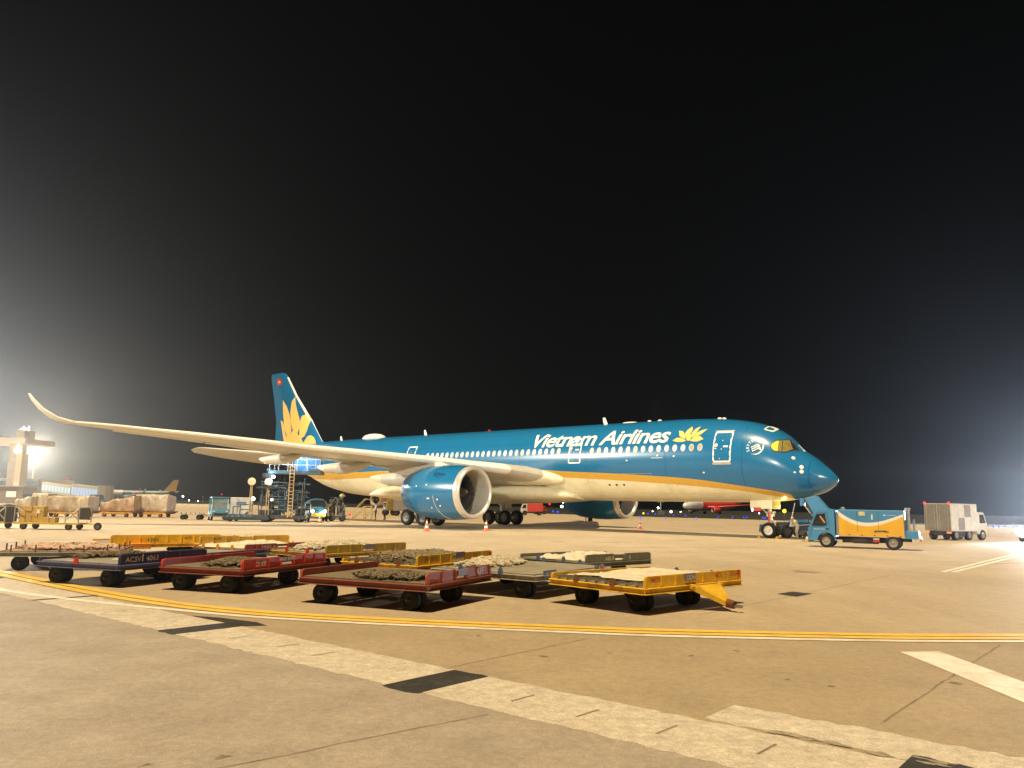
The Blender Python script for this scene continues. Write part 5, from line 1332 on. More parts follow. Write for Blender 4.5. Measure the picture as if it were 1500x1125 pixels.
# x forward; seen from its front right
b = MB(); b.prism([(-1.25, .35), (1.25, .35), (1.30, .62), (1.22, .98), (.55, 1.02), (.35, .75), (-.55, .75), (-.6, 1.05), (-1.25, 1.05)], -.75, .75); bd = b.build('body', M_TUG, g, bevel=.03)
b = MB(); b.box((-.1, 0, 2.06), (1.75, 1.45, .09)); b.build('roof', M_TUG, g, bevel=.03)
b = MB()
for s in (-1, 1):
    b.cyl((1.05, s*.68, 1.0), (.68, s*.68, 2.04), .045, n=6); b.cyl((-.88, s*.68, 1.0), (-.88, s*.68, 2.04), .05, n=6); b.cyl((.1, s*.70, .75), (.1, s*.70, 2.04), .03, n=6)
b.build('cab_post', M_TUG, g)
ws = MB(); ws.add([(1.06, -.63, 1.02), (1.06, .63, 1.02), (.71, .63, 2.0), (.71, -.63, 2.0)], [(0, 1, 2, 3)]); ws.build('windscreen', mat('pale_glass', (0.20, 0.25, 0.27), 0.1, spec=0.8, var=0.2), g)
MB().box((-.45, 0, .95), (.5, 1.1, .35)).build('seat', M_DARK, g, bevel=.04); MB().box((-.7, 0, 1.3), (.12, 1.0, .5)).build('backrest', M_DARK, g, bevel=.04)
MB().box((1.30, 0, .55), (.06, 1.1, .22)).build('grille', M_CHASSIS, g)
for s in (-1, 1):
    MB().box((1.29, s*.55, .82), (.05, .18, .12)).build('headlight', M_WHITE, g)
    b = MB(); b.prism([(-.45 + .40*cos(R(a)), .32 + .40*sin(R(a))) for a in range(0, 181, 30)] + [(-.45 + .34*cos(R(a)), .32 + .34*sin(R(a))) for a in range(180, -1, -30)], s*.62, s*.80); b.build('mudguard', M_VWHITE, g)
    for xx in (-.75, .85): wheel_part(g, (xx, s*.68, .29), .29, .2, rim=M_VWHITE)
g = thing('flat_trailer', 'low bare steel flat trailer standing left of the blue tug', 'trailer', (-29.2, 73.2, 0), R(8))
b = MB(); b.box((0, 0, .52), (1.9, 1.3, .08)); b.build('deck', M_STEEL, g, bevel=.01)
b = MB()
for k in range(5): b.box((-.8 + .4*k, -.64, .60), (.06, .05, .12))
b.cyl((1.0, 0, .45), (1.7, 0, .35), .04, n=6); b.build('rail', M_CHASSIS, g)
for xx in (-.7, .7):
    for s in (-1, 1): wheel_part(g, (xx, s*.5, .23), .23, .15, rim=M_CHASSIS)

g = thing('container_dolly', 'dark blue roller dolly under the white air cargo container', 'cargo dolly', (-26.0, 76.4, 0), R(4))
b = MB(); b.box((0, 0, .42), (3.4, 1.7, .14)); b.box((0, -.86, .50), (3.4, .05, .1)); b.build('frame', mat('dolly_navy', (0.05, 0.10, 0.16), 0.5, var=0.2), g, bevel=.01)
for xx in (-1.2, 1.2):
    for s in (-1, 1): wheel_part(g, (xx, s*.6, .2), .2, .15, rim=M_CHASSIS)
M_ALU = mat('container_aluminium', (0.62, 0.60, 0.56), 0.4, 0.2, var=0.06, scale=4)
c = thing('air_container', 'white air cargo container with cut-off lower corner and a blue label', 'cargo container', (-25.9, 76.4, .50), R(4))
b = MB(); b.prism([(-.80, 0), (.55, 0), (1.0, .45), (1.0, 1.60), (-.80, 1.60)], -.75, .75); cc = b.build('shell', M_ALU, c, bevel=.02)
MB().box((.25, -.762, 1.05), (.9, .02, .32)).build('label_plate', M_SIGNB, c)
for x in (-.8, -.1, .98): MB().box((x, -.758, .9), (.05, .025, 1.4)).build('edge_rail', M_STEEL, c)
g = thing('loader_platform', 'long dark blue roller platform lying in front of the cargo loader', 'platform', (-23.0, 70.4, 0), R(3))
b = MB(); b.box((0, 0, .30), (3.9, 2.3, .30)); b.box((1.2, -.1, .5), (1.3, 2.0, .2)); b.build('deck', mat('platform_navy', (0.015, 0.03, 0.045), 0.5, var=0.25), g, bevel=.02)
b = MB()
for k in range(7): b.cyl((-1.7 + .5*k, -1.05, .47), (-1.7 + .5*k, 1.05, .47), .05, n=6)
b.build('roller', M_STEEL, g, smooth=40)
for xx in (-1.4, 1.4):
    for s in (-1, 1): wheel_part(g, (xx, s*.9, .17), .17, .2, rim=M_CHASSIS)

# ---- cargo high loader at the tail
M_LB = mat('loader_blue', (0.03, 0.09, 0.14), 0.45, var=0.2, scale=3, dirt=(0.07, 0.07, 0.06), dirt_amt=0.5)
M_LD = mat('loader_dark', (0.035, 0.04, 0.045), 0.6, var=0.3, scale=4)
M_ORAIL = mat('ladder_ochre', (0.55, 0.36, 0.16), 0.5, var=0.2)
g = thing('cargo_loader', 'tall dark-blue scissor cargo loader with ladder and lit upper platform under the tail', 'cargo loader', (-20.2, 71.2, 0), R(6))
def tubes(b, segs, r):
    for a, c in segs: b.cyl(a, c, r, r, 6)
b = MB(); b.box((0, 0, .42), (4.0, 2.4, .30)); b.box((-1.5, -.9, .75), (.9, .4, .55)); b.box((1.5, .2, .9), (.8, 1.6, .7)); b.build('chassis', M_LD, g, bevel=.02)
b = MB()
for s in (-1, 1):
    b.box((0, s*.95, 1.0), (.1, .1, .1))
    for (x0, z0, x1, z1) in ((-1.4, .65, 1.4, 2.2), (1.4, .65, -1.4, 2.2), (-1.4, 2.2, 1.4, 3.6), (1.4, 2.2, -1.4, 3.6)):
        b.loft([[(x0 - .08, s*.9 - .05, z0), (x0 + .08, s*.9 - .05, z0), (x0 + .08, s*.9 + .05, z0), (x0 - .08, s*.9 + .05, z0)], [(x1 - .08, s*.9 - .05, z1), (x1 + .08, s*.9 - .05, z1), (x1 + .08, s*.9 + .05, z1), (x1 - .08, s*.9 + .05, z1)]])
b.cyl((-.1, 0, .7), (.4, 0, 3.3), .12, n=10); b.build('scissor', M_LB, g)
b = MB(); b.box((.9, 0, 4.40), (4.6, 2.4, .28)); b.box((-1.35, -.4, 4.6), (.4, 1.4, .25)); b.box((2.6, 0, 4.62), (1.0, 2.5, .22)); b.build('upper_platform', M_LB, g, bevel=.02)
b = MB()
rails = []
for x in (-1.3, -.5, .3, 1.1, 1.9, 2.7, 3.1): rails.append(((x, -1.18, 4.5), (x, -1.18, 5.55)))
rails += [((-1.3, -1.18, 5.55), (3.1, -1.18, 5.55)), ((-1.3, -1.18, 5.05), (3.1, -1.18, 5.05)), ((-1.3, 1.18, 5.55), (3.1, 1.18, 5.55)), ((-1.3, -1.18, 5.55), (-1.3, 1.18, 5.55))]
for x in (-1.3, .3, 1.9, 3.1): rails.append(((x, 1.18, 4.5), (x, 1.18, 5.55)))
tubes(b, rails, .035); b.build('handrail', mat('rail_grey', (0.42, 0.46, 0.48), 0.4, 0.2, var=0.1), g)
b = MB(); b.box((1.4, .5, 5.35), (1.5, 1.1, 1.6)); b.box((2.6, -.2, 5.2), (.9, .9, 1.2)); b.build('operator_cab', mat('cab_bright_blue', (0.03, 0.22, 0.50), 0.35, var=0.15), g, bevel=.05)
b = MB(); b.cyl((2.05, -1.22, 4.6), (1.85, -1.22, 5.9), .03, n=5); b.cyl((.9, -1.22, 5.75), (2.0, -1.22, 5.45), .03, n=5); b.build('grab_rail', M_WHITE, g)
b = MB()
for s in (-.19, .19): b.box((.72 + s, -1.32, 2.75), (.06, .06, 4.7))
for k in range(15): b.box((.72, -1.32, .55 + .31*k), (.36, .05, .05))
b.build('ladder', M_ORAIL, g)
b = MB()
for k in range(7): b.box((-1.4, -1.26 + .0*k, 4.25 - .06*k), (.9, .03, .03))
b.cyl((-1.8, -1.1, .6), (-1.8, -1.1, 3.2), .05, n=6); b.cyl((1.7, -1.15, .6), (1.7, -1.15, 3.4), .07, n=6); b.box((-1.0, -1.15, 3.0), (2.6, .12, .14)); b.box((.2, -1.15, 2.0), (3.0, .1, .12)); b.cyl((-1.9, -1.2, 3.3), (2.2, -1.2, 2.6), .05, n=6)
b.build('crossbeam', M_LD, g)
b = MB(); rl2 = random.Random(31)
for k in range(9):
    x = -2.0 + .55*k; b.cyl((x, -1.05 + .2*(k % 2), .6), (x + rl2.uniform(-.1, .1), -1.05, rl2.uniform(1.4, 3.9)), .05, n=6)
for k in range(7): b.cyl((-2.0, -1.0, 1.0 + .42*k), (2.3, -1.0, 1.0 + .42*k + rl2.uniform(-.25, .25)), .04, n=5)
b.build('frame_post', M_LB, g)
for k in range(8): MB().box((-1.8 + .55*k, rl2.uniform(-.4, .5), rl2.uniform(.8, 2.6)), (rl2.uniform(.35, .7), .7, rl2.uniform(.3, .8))).build('hydraulic_unit', M_LD, g, bevel=.02)
b = MB()
for k in range(10):
    p_ = [Vector((rl2.uniform(-1.8, 1.8), -1.15, rl2.uniform(2.0, 4.2)))]
    for q in range(5): p_.append(p_[-1] + Vector((rl2.uniform(-.2, .2), 0, -rl2.uniform(.1, .35))))
    b.tube(p_, .03, 4)
b.build('cable', M_DARK, g)
for xx in (-1.4, 1.4):
    for s in (-1, 1): wheel_part(g, (xx, s*1.0, .40), .40, .3, rim=M_CHASSIS)
b = MB()
tubes(b, [((-2.6, -1.1, .6), (-2.6, -1.1, 1.5)), ((-3.6, -1.1, .6), (-3.6, -1.1, 1.5)), ((-2.6, -1.1, 1.5), (-3.6, -1.1, 1.5)), ((-2.6, -1.1, 1.05), (-3.6, -1.1, 1.05)), ((-4.2, -1.1, .5), (-4.2, -1.1, 1.3)), ((-4.2, -1.1, 1.3), (-3.6, -1.1, 1.3))], .05)
b.box((-3.2, -.2, .42), (2.4, 2.0, .26)); b.build('front_bridge', M_LB, g)
M_DISC = mat('cream_disc', (0.72, 0.66, 0.42), 0.4, var=0.08)
for x in (-2.75, -1.30):                                  # round cream marker discs on posts
    b = MB(); b.cyl((x - .12, -1.15, .6), (x - .04, -1.15, 3.2), .035, n=6); b.cyl((x + .14, -1.15, .6), (x + .06, -1.15, 3.2), .035, n=6); p = b.build('disc_post', M_ORAIL, g)
    b = MB(); b.cyl((x, -1.22, 3.5), (x, -1.10, 3.5), .34, .34, 20); b.build('disc', M_DISC, p, bevel=.02)
G_WHT = glow('white_work_lamp', (0.85, 0.93, 1.0), 20.0); G_BLU = glow('blue_lamp', (0.012, 0.07, 1.0), 2.2); G_REDL = glow('red_lamp', (1.0, 0.03, 0.03), 1.8); G_WARM = glow('warm_lamp', (1.0, 0.86, 0.55), 12.0)
for p, r, m in (((.45, -1.25, 5.62), .17, G_WHT), ((.05, -1.28, 5.42), .10, G_WHT), ((-.9, -1.25, 3.95), .14, G_WHT), ((-.35, -1.25, 5.45), .15, G_BLU), ((-1.65, -1.25, 5.30), .2, G_YEL), ((-2.5, -1.3, 2.0), .16, G_WARM), ((-.9, -1.3, 1.95), .1, G_WARM)): lamp_ball(g, p, r, m)
plight((-19.8, 69.3, 6.2), 320, (.75, .88, 1.0), .3); plight((-21.2, 69.3, 4.2), 90, (.8, .9, 1.0), .2); plight((-18.2, 69.8, 6.1), 160, (.15, .4, 1.0), .3)

g = thing('service_van', 'rounded blue service van with white and gold swoosh beside the loader', 'van', (-18.4, 75.6, 0), R(-70))
rr = []
for (x, w_, h) in ((-1.9, .86, 1.95), (-1.4, .95, 2.12), (.2, .97, 2.15), (.8, .95, 2.0), (1.35, .9, 1.45), (1.75, .82, 1.10), (1.95, .7, .9)):
    rr.append([(x, w_*cos(R(a))*1.02 if abs(cos(R(a))) < .98 else w_*cos(R(a)), .35 + (h - .35)*(.5 + .5*(abs(sin(R(a)))**.5)*(1 if sin(R(a)) >= 0 else -1))) for a in range(0, 360, 20)])
b = MB(); b.loft(rr); vb = b.build('body', mat('van_blue', (0.03, 0.11, 0.19), 0.3, var=0.1, coat=0.3), g, smooth=40)
ws = MB(); ws.add([(1.42, -.7, 1.42), (1.42, .7, 1.42), (.92, .66, 1.98), (.92, -.66, 1.98)], [(0, 1, 2, 3)]); ws.build('windscreen', M_GLASS, g)
b = MB()
for k in range(12):
    u = k/11; b.box((1.85 - 1.5*u, -.985, .55 + .55*u*u), (.16, .03, .14))
b.build('white_swoosh', M_VWHITE, g)
MB().box((1.97, 0, .62), (.08, 1.3, .3)).build('gold_bumper', M_PGOLD, g, bevel=.03)
for s in (-1, 1): lamp_ball(g, (1.92, s*.55, .95), .15, G_WARM)
for xx in (-1.2, 1.2):
    for s in (-1, 1): wheel_part(g, (xx, s*.82, .36), .36, .22, rim=M_CHASSIS)
plight((-17.2, 73.4, 1.0), 120, (1, .9, .6), .2)

g = thing('equipment_trolley', 'dark cluttered service unit with tanks, hoses and a red lamp right of the van', 'service cart', (-16.6, 76.6, 0), R(10))  # dark machine of unclear kind, shaped as a tank trolley
rq = random.Random(11)
b = MB(); b.box((0, 0, .45), (1.6, 1.4, .2)); b.cyl((-.5, -.2, .6), (-.5, -.2, 1.9), .32, n=12); b.cyl((.2, .1, .6), (.2, .1, 2.2), .3, n=12); b.box((.55, -.2, 1.1), (.35, .8, 1.1)); b.box((-.1, -.5, 2.25), (1.3, .1, .08)); b.build('tank_frame', M_LD, g, bevel=.01)
b = MB()
for k in range(16):
    p = [Vector((rq.uniform(-.7, .7), -.72, rq.uniform(.5, 2.2)))]
    for q in range(5): p.append(p[-1] + Vector((rq.uniform(-.25, .25), rq.uniform(-.05, .05), rq.uniform(-.3, .25))))
    b.tube(p, .035, 5)
b.build('hose', mat('hose_grey', (0.16, 0.17, 0.17), 0.6, var=0.3), g)
b = MB(); b.prism([(-1.25, 1.0), (-.65, 1.45), (-.65, 1.75), (-1.25, 1.4)], -.6, -.5); b.build('gold_flap', M_PGOLD, g)
lamp_ball(g, (1.2, -.6, .7), .14, G_REDL); MB().cyl((.6, -.6, .55), (1.2, -.6, .68), .03, n=5).build('lamp_arm', M_LD, g)
MB().sphere((.35, -.3, 2.45), .22, 8).build('yellow_beacon', mat('beacon_olive', (0.4, 0.33, 0.08), 0.4, var=0.2), g)
for xx in (-.5, .5):
    for s in (-1, 1): wheel_part(g, (xx, s*.6, .3), .3, .2, rim=M_CHASSIS)

g = thing('maintenance_steps', 'yellow mobile maintenance steps standing behind the near main wheels', 'steps', (-15.5, 83.6, 0), R(0))
b = MB(); M_STY = mat('steps_yellow', (0.70, 0.50, 0.16), 0.5, var=0.12)
for s in (-.45, .45):
    tubes(b, [((-1.0, s, .1), (.25, s, 1.45)), ((.25, s, 1.45), (1.0, s, 1.45)), ((1.0, s, .1), (1.0, s, 1.45)), ((-1.0, s, .1), (1.0, s, .1)), ((.25, s, .1), (.25, s, 1.45)), ((-.9, s, .95), (.25, s, 2.2)), ((.25, s, 2.2), (1.0, s, 2.2)), ((1.0, s, 1.45), (1.0, s, 2.2)), ((-.9, s, .2), (-.9, s, .95)), ((.25, s, .1), (1.0, s, 1.45))], .035)
b.build('frame', M_STY, g)
for k in range(5): MB().box((-.85 + .25*k, 0, .28 + .27*k), (.22, .88, .03)).build('tread', M_STY, g)
MB().box((.62, 0, 1.46), (.78, .92, .04)).build('platform', M_STY, g)

# ---- wrapped pallet loads on yellow dollies
def slave_dolly(label, x, y, L, rz):
    g = thing('slave_dolly', label, 'cargo dolly', (x, y, 0), R(rz), 'yellow dollies under wrapped loads')
    b = MB(); b.box((0, 0, .42), (L, 2.3, .12)); b.box((0, -1.16, .36), (L*.55, .06, .16)); b.build('frame', M_YELLOW, g, bevel=.01)
    for s in (-1, 1):
        b = MB(); b.prism([(s*L/2, .42), (s*(L/2 + .42), .62), (s*(L/2 + .45), .56), (s*L/2, .34)], -.9, .9); b.build('end_flap', M_RUST, g)
    for xx in (-L*.32, L*.32):
        for s in (-1, 1): wheel_part(g, (xx, s*.9, .2), .2, .18, rim=M_YELLOW)
    return g
def wrapped(label, x, y, z, L, W_, H, rz, m, seed, slope=0.0):
    b = MB(); rr = []; n = 56
    for k in range(45):
        u = k/44; xx = -L/2 + L*u; e = min(1, 3.6*min(u, 1 - u) + .35)**.5 if u not in (0, 1) else .8
        h = H*(1 - slope*(1 - u))*(.9 + .1*e); r = []
        for j in range(n):
            a = 2*pi*j/n; ca, sa = cos(a), sin(a)
            y0 = (abs(ca)**.28)*(1 if ca > 0 else -1)*W_/2*(.93 + .07*e); z0 = (.5 + .5*(abs(sa)**.28)*(1 if sa > 0 else -1))*h
            nn = noise.noise(Vector((xx*1.7 + seed*7, y0*1.7, z0*1.7)))*.11 + (1 - abs(noise.noise(Vector((xx*3.5 + seed, y0*3.5, z0*3.5)))))**4*.06 + (1 - abs(noise.noise(Vector((xx*8 + seed, y0*8, z0*8)))))**4*.035 - .04
            kk = 1 if z0 > .1 else .2
            r.append((xx + nn*.5, y0*(1 + nn*kk), max(0, z0 + nn*kk)))
        rr.append(r)
    b.loft(rr); o = b.build('wrapped_load', m, None, smooth=45, loc=(x, y, z), rz=R(rz))
    return tag(o, label, 'wrapped cargo', 'wrapped cargo loads at the left')
M_WRW = mat('white_wrap', (0.80, 0.77, 0.70), 0.3, var=0.08, scale=2, bump=0.6, bscale=7)
M_WRB = mat('beige_wrap', (0.62, 0.52, 0.42), 0.25, var=0.2, scale=1.2, bump=0.6, bscale=7, dirt=(0.82, 0.77, 0.68), dirt_amt=0.9, dirt_scale=1.6)
M_WRT = mat('tan_wrap', (0.58, 0.40, 0.27), 0.3, var=0.25, scale=1.3, bump=0.6, bscale=6, dirt=(0.78, 0.68, 0.56), dirt_amt=0.8, dirt_scale=1.4)
def wl(lab, pxl, pxr, Y, H, m, seed, slope=0.0, rz=0):
    a = at(pxl, 740, Y); c = at(pxr, 740, Y)
    return wrapped(lab, (a.x + c.x)/2, Y, .50, c.x - a.x, 2.1, H, rz, m, seed, slope)
wl('low white wrapped load at the left end of the cargo row', 31, 54, 74.5, 1.35, M_WRW, 1, .25)
wl('upright white wrapped load second in the cargo row', 55, 78, 75.5, 1.65, M_WRW, 2)
wl('long beige wrapped load with one white end in the cargo row', 78, 137, 74.5, 1.45, M_WRB, 3)
wl('tan wrapped load sloping down at its left side', 155, 203, 78.0, 1.65, M_WRT, 4, .45)
wl('large pale wrapped load at the right end of the cargo row', 204, 251, 79.5, 1.72, M_WRB, 5)
for lab, pa, pb, Y in (('yellow dolly under the low and upright white wrapped loads', 33, 76, 75), ('yellow dolly under the long beige wrapped load', 82, 136, 74.5), ('yellow dolly under the tan wrapped load', 152, 202, 78), ('yellow dolly under the large pale wrapped load', 206, 250, 79.5)):
    a = at(pa, 740, Y); c = at(pb, 740, Y); slave_dolly(lab, (a.x + c.x)/2, Y, c.x - a.x, 0)

# ---- baggage carts with boxes
M_CARTY = mat('cart_ochre', (0.58, 0.43, 0.08), 0.55, var=0.15, dirt=(0.2, 0.14, 0.06), dirt_amt=0.4)
def bag_cart(label, x, y, L, rz, mesh_end):
    g = thing('baggage_cart', label, 'baggage cart', (x, y, 0), R(rz), 'baggage carts at the left edge')
    b = MB(); b.box((0, 0, .36), (L, 1.5, .10)); b.build('deck', M_CARTY, g, bevel=.01)
    b = MB(); segs = []
    for s in (-1, 1):
        segs += [((L/2, s*.72, .36), (L/2, s*.72, 1.28)), ((L/2 - .75, s*.72, .36), (L/2 - .75, s*.72, 1.28)), ((L/2, s*.72, 1.28), (L/2 - .75, s*.72, 1.28)), ((L/2, s*.72, .55), (L/2 - .75, s*.72, 1.25)), ((L/2 - .75, s*.72, .55), (L/2, s*.72, 1.25)), ((-L/2, s*.72, .36), (-L/2, s*.72, 1.28)), ((-L/2, s*.72, 1.28), (-L/2 + .5, s*.72, 1.0))]
    segs += [((L/2, -.72, 1.28), (L/2, .72, 1.28)), ((-L/2, -.72, 1.28), (-L/2, .72, 1.28)), ((-L/2, -.72, .9), (-L/2, .72, .9))]
    tubes(b, segs, .03); b.build('cage', mat('cage_grey', (0.36, 0.34, 0.26), 0.5, 0.2, var=0.15), g)
    if mesh_end: MB().box((L/2 - .37, .6, .92), (.7, .02, .7)).build('mesh_panel', M_CHASSIS, g)
    for xx in (-L*.36, L*.34):
        for s in (-1, 1): wheel_part(g, (xx, s*.62, .19), .19, .16, rim=mat('cart_rim', (0.12, 0.11, 0.09), 0.5))
    b = MB(); b.cyl((L/2, 0, .4), (L/2 + .9, 0, .28), .04, n=6); b.build('tow_bar', M_CARTY, g)
    return g
p = gnd(62, 776.5)
bag_cart('ochre baggage cart stacked with cardboard boxes, open mesh end to the right', -26.35, 46.0, 3.6, 2, True)
t = thing('dolly_wheel', 'single steering wheel at the front end of the boxed baggage cart tow bar', 'wheel', (-23.75, 46.1, 0), 0)
wheel_part(t, (0, -.1, .22), .22, .14, rim=mat('cart_rim', (0.12, 0.11, 0.09), 0.5)); MB().cyl((0, -.1, .25), (-.7, 0, .45), .035, n=6).build('fork', M_CARTY, t)
M_CARD = mat('cardboard', (0.55, 0.37, 0.07), 0.8, var=0.12, scale=6)
for r_ in range(3):
    for k in range(6 if r_ == 0 else 4):
        x = -27.75 + .34*k; b = MB(); b.box((0, 0, .15), (.32, .44, .30)); 
        o = b.build('cardboard_box', M_CARD, None, bevel=.012, loc=(x + rq.uniform(-.01, .01), 45.55 + rq.uniform(-.02, .02), .411 + .305*r_), rz=R(2))
        tag(o, 'cardboard box %s from left in the %s row on the ochre cart' % (('first', 'second', 'third', 'fourth', 'fifth', 'sixth')[k], ('bottom', 'middle', 'top')[r_]), 'box', 'boxes on the baggage cart')
b = MB(); b.box((0, 0, .008), (.18, .01, .22)); 
o = thing('shipping_label', 'white paper label stuck on the front of the stacked boxes', 'label', (-26.85, 45.315, 1.02)); b.build('paper', M_WHITE, o)
bag_cart('second baggage cart cut off by the left picture edge with a dark covered load', -30.4, 45.9, 3.4, 2, False)
wrapped('dark tarpaulin covered load on the baggage cart at the left picture edge', -29.6, 45.9, .41, 1.7, 1.3, .90, 2, mat('dark_tarpaulin', (0.07, 0.062, 0.05), 0.6, var=0.25), 8, .0)['group'] = 'tarpaulin loads'

# ================================================================== FAR AIRLINERS
def small_jet(name, label, x, y, rz, s, front, rear, finc, finc2, split=.45, eng=None, wingc=M_WING):
    g = thing(name, label, 'airliner', (x, y, 0), R(rz), 'airliners parked far away'); g.scale = (s, s, s)
    mats = [front, rear]
    st = [(0, 3.0, .02, 0), (.5, 3.0, .8, 0), (1.6, 3.2, 1.4, 0), (3.5, 3.5, 1.85, 0), (5.5, 3.6, 1.98, 0), (10, 3.6, 2, 0), (16, 3.6, 2, 0), (22, 3.6, 2, 0), (27, 3.65, 1.95, 0), (31, 4.0, 1.5, 0), (35, 4.45, .8, 0), (37.5, 4.7, .25, 0)]
    b = MB(); b.loft([[(px, r*cos(2*pi*j/20), z + r*1.04*sin(2*pi*j/20)) for j in range(20)] for px, z, r, _ in st], mats=lambda k, i: 0 if st[k][0] < 37.5*split else 1)
    fu = b.build('fuselage', mats, g, smooth=40)
    b = MB()
    for k in range(26): b.box((6.5 + .85*k, 1.97, 3.95), (.28, .06, .36)); b.box((6.5 + .85*k, -1.97, 3.95), (.28, .06, .36))
    b.build('cabin_windows', M_CHASSIS, fu)
    b = MB(); b.box((1.75, 0, 4.25), (1.0, 1.7, .5)); b.build('cockpit_window', M_GLASS, fu)
    b = MB(); b.loft([[(29.6 + c_*6.4, t*.5, 5.4) for c_, t in airfoil(low=1)], [(34.6 + c_*2.6, t*.2, 11.6) for c_, t in airfoil(low=1)]], mats=lambda k, i: 0 if 3 < i < nA - 4 else 1)
    b.build('fin', [finc, finc2], g, smooth=40)
    for sg in (1, -1):
        b = MB(); b.loft([[(12.5 + c_*6.5, sg*1.5, 2.7 + t*.9) for c_, t in AFP], [(17.2 + c_*3.9, sg*6.4, 3.15 + t*.5) for c_, t in AFP], [(23.0 + c_*1.6, sg*16.8, 4.1 + t*.2) for c_, t in AFP], [(24.2 + c_*.8, sg*17.1, 6.3 + t*.05) for c_, t in AFP]])
        b.build('wing', wingc, g, smooth=40)
        b = MB(); b.loft([[(32.5 + c_*3.2, sg*.5, 5.0 + t*.4) for c_, t in AFP], [(35.6 + c_*1.3, sg*6.1, 5.5 + t*.15) for c_, t in AFP]]); b.build('tailplane', wingc, g, smooth=40)
        b = MB(); b.lathe([(11.2, .80), (11.05, .95), (11.3, 1.12), (12.5, 1.18), (14.0, 1.05), (15.2, .75), (15.8, .4), (15.9, .02)], (0, sg*5.7, 1.75), n=20); e = b.build('engine', eng or front, g, smooth=40)
        b = MB(); b.lathe([(11.1, .93), (11.06, .86), (11.3, .80), (12.0, .8)], (0, sg*5.7, 1.75), n=20); b.build('inlet_lip', M_LIP, e, smooth=40)
        b = MB(); b.lathe([(11.9, .82), (11.91, .01)], (0, sg*5.7, 1.75), n=16); b.lathe([(11.5, .01), (11.9, .3)], (0, sg*5.7, 1.75), n=10, m=1); b.build('fan', [M_DARK, M_STEEL], e)
        b = MB(); b.box((14.2, sg*5.6, 2.75), (3.2, .3, .7)); b.build('pylon', wingc, e)
    for px, py in ((5.0, 0), (18.0, 3.7), (18.0, -3.7)):
        b = MB(); b.cyl((px, py, .6), (px, py, 2.4), .14, n=8); lg = b.build('landing_gear', M_GEAR, g)
        for d in (-.3, .3): wheel_part(lg, (px, py + d, .55), .55, .3, rim=M_CHASSIS, n=14)
    return g
M_JW = mat('jet_offwhite', (0.60, 0.57, 0.52), 0.35, var=0.05, coat=0.3)
M_JR = mat('jet_dark_red', (0.62, 0.05, 0.04), 0.3, var=0.08, coat=0.3)
M_JO = mat('jet_orange_red', (0.62, 0.14, 0.03), 0.35, var=0.1)
M_JY = mat('jet_fin_yellow', (0.75, 0.50, 0.06), 0.35)
M_JB = mat('jet_teal', (0.07, 0.17, 0.23), 0.35, var=0.08)
nose = at(1001, 750, 268)
small_jet('far_airliner', 'small red and white airliner with yellow fin edge seen beneath the jet nose', nose.x, 268, 38, .86, M_JW, M_JR, M_JR, M_JY, .24, eng=M_JR, wingc=M_JR)
small_jet('far_airliner', 'orange-red airliner seen nose-on beyond the near main wheels, grey engines', at(556, 735, 205).x, 205, 76, 1.5, M_JO, M_JO, M_JR, M_JY, .5, eng=M_JW, wingc=M_JO)
nz = at(170, 725, 470)
small_jet('far_airliner', 'dark teal airliner with a gold fin far off behind the wrapped loads', nz.x, 455, 12, 1.08, M_JW, M_JB, M_PGOLD, M_JB, .25, eng=M_JB, wingc=M_JW)
nz = at(5, 725, 330)
small_jet('far_airliner', 'airliner with a pink-red fin hidden behind the boarding bridge', nz.x + 2, 318, 62, .9, M_JW, M_JW, mat('jet_pink_red', (0.65, 0.12, 0.12), 0.4), M_JR, .5)

# ================================================================== TERMINAL, BRIDGES AND LAMP MAST AT THE LEFT
M_TCON = mat('terminal_concrete', (0.60, 0.55, 0.48), 0.8, var=0.1, scale=0.5, bump=0.2, bscale=3)
M_TGLS = mat('terminal_glass', (0.10, 0.14, 0.15), 0.15, var=0.25, scale=0.3, spec=0.8, emit=(0.45, 0.6, 0.62), estr=0.14)
M_TLIT = glow('terminal_lit_band', (0.62, 0.80, 0.82), 0.75)
M_TWRM = glow('terminal_warm_window', (1.0, 0.86, 0.55), 1.0)
YT = 215.0
def atx(px, Y=YT): return at(px, 725, Y).x
def atz(px, py, Y=YT): return at(px, py, Y).z
g = thing('terminal_building', 'pale terminal with a tall pier, flat roof slab and glazed hall, left edge', 'building', (atx(15), YT, 0))
ox = atx(15)
def tb(x0, x1, z0, z1, d, m, name, par, yo=0, bev=0.0):
    b = MB(); b.box(((x0 + x1)/2 - ox, yo + d/2, (z0 + z1)/2), (x1 - x0, d, z1 - z0)); return b.build(name, m, par, bevel=bev)
tb(atx(4), atx(17), 0, atz(10, 650), 4, M_TCON, 'pier', g, .6, .05)
tb(atx(17.3), atx(26), 0, atz(20, 664), 3, mat('pier_lit_face', (0.78, 0.66, 0.46), 0.7, var=0.08), 'pier', g, 0, .05)  # lit side of the pier put into a paler, warmer colour
tb(atx(-60), atx(38), atz(10, 650), atz(10, 642), 14, M_TCON, 'roof', g, -3, .08)
tb(atx(11), atx(22), atz(10, 641.8), atz(10, 629), 5, M_TCON, 'roof_house', g, 1, .05)
for k in range(4):
    x = atx(13 + 4*k); b = MB(); b.cyl((x - ox, 2, atz(10, 641)), (x - ox, 2, atz(10, 626 - 3*(k % 2))), .12, n=5); b.build('roof_mast', M_STEEL, g)
hall = tb(atx(-80), atx(36), 0, atz(10, 700), 18, M_TCON, 'hall', g, 6, .1)
for k in range(13):
    x0 = atx(-62 + 7.5*k); tb(x0, x0 + 1.25, atz(10, 721), atz(10, 704), .15, M_TGLS, 'hall_window', hall, 5.85)
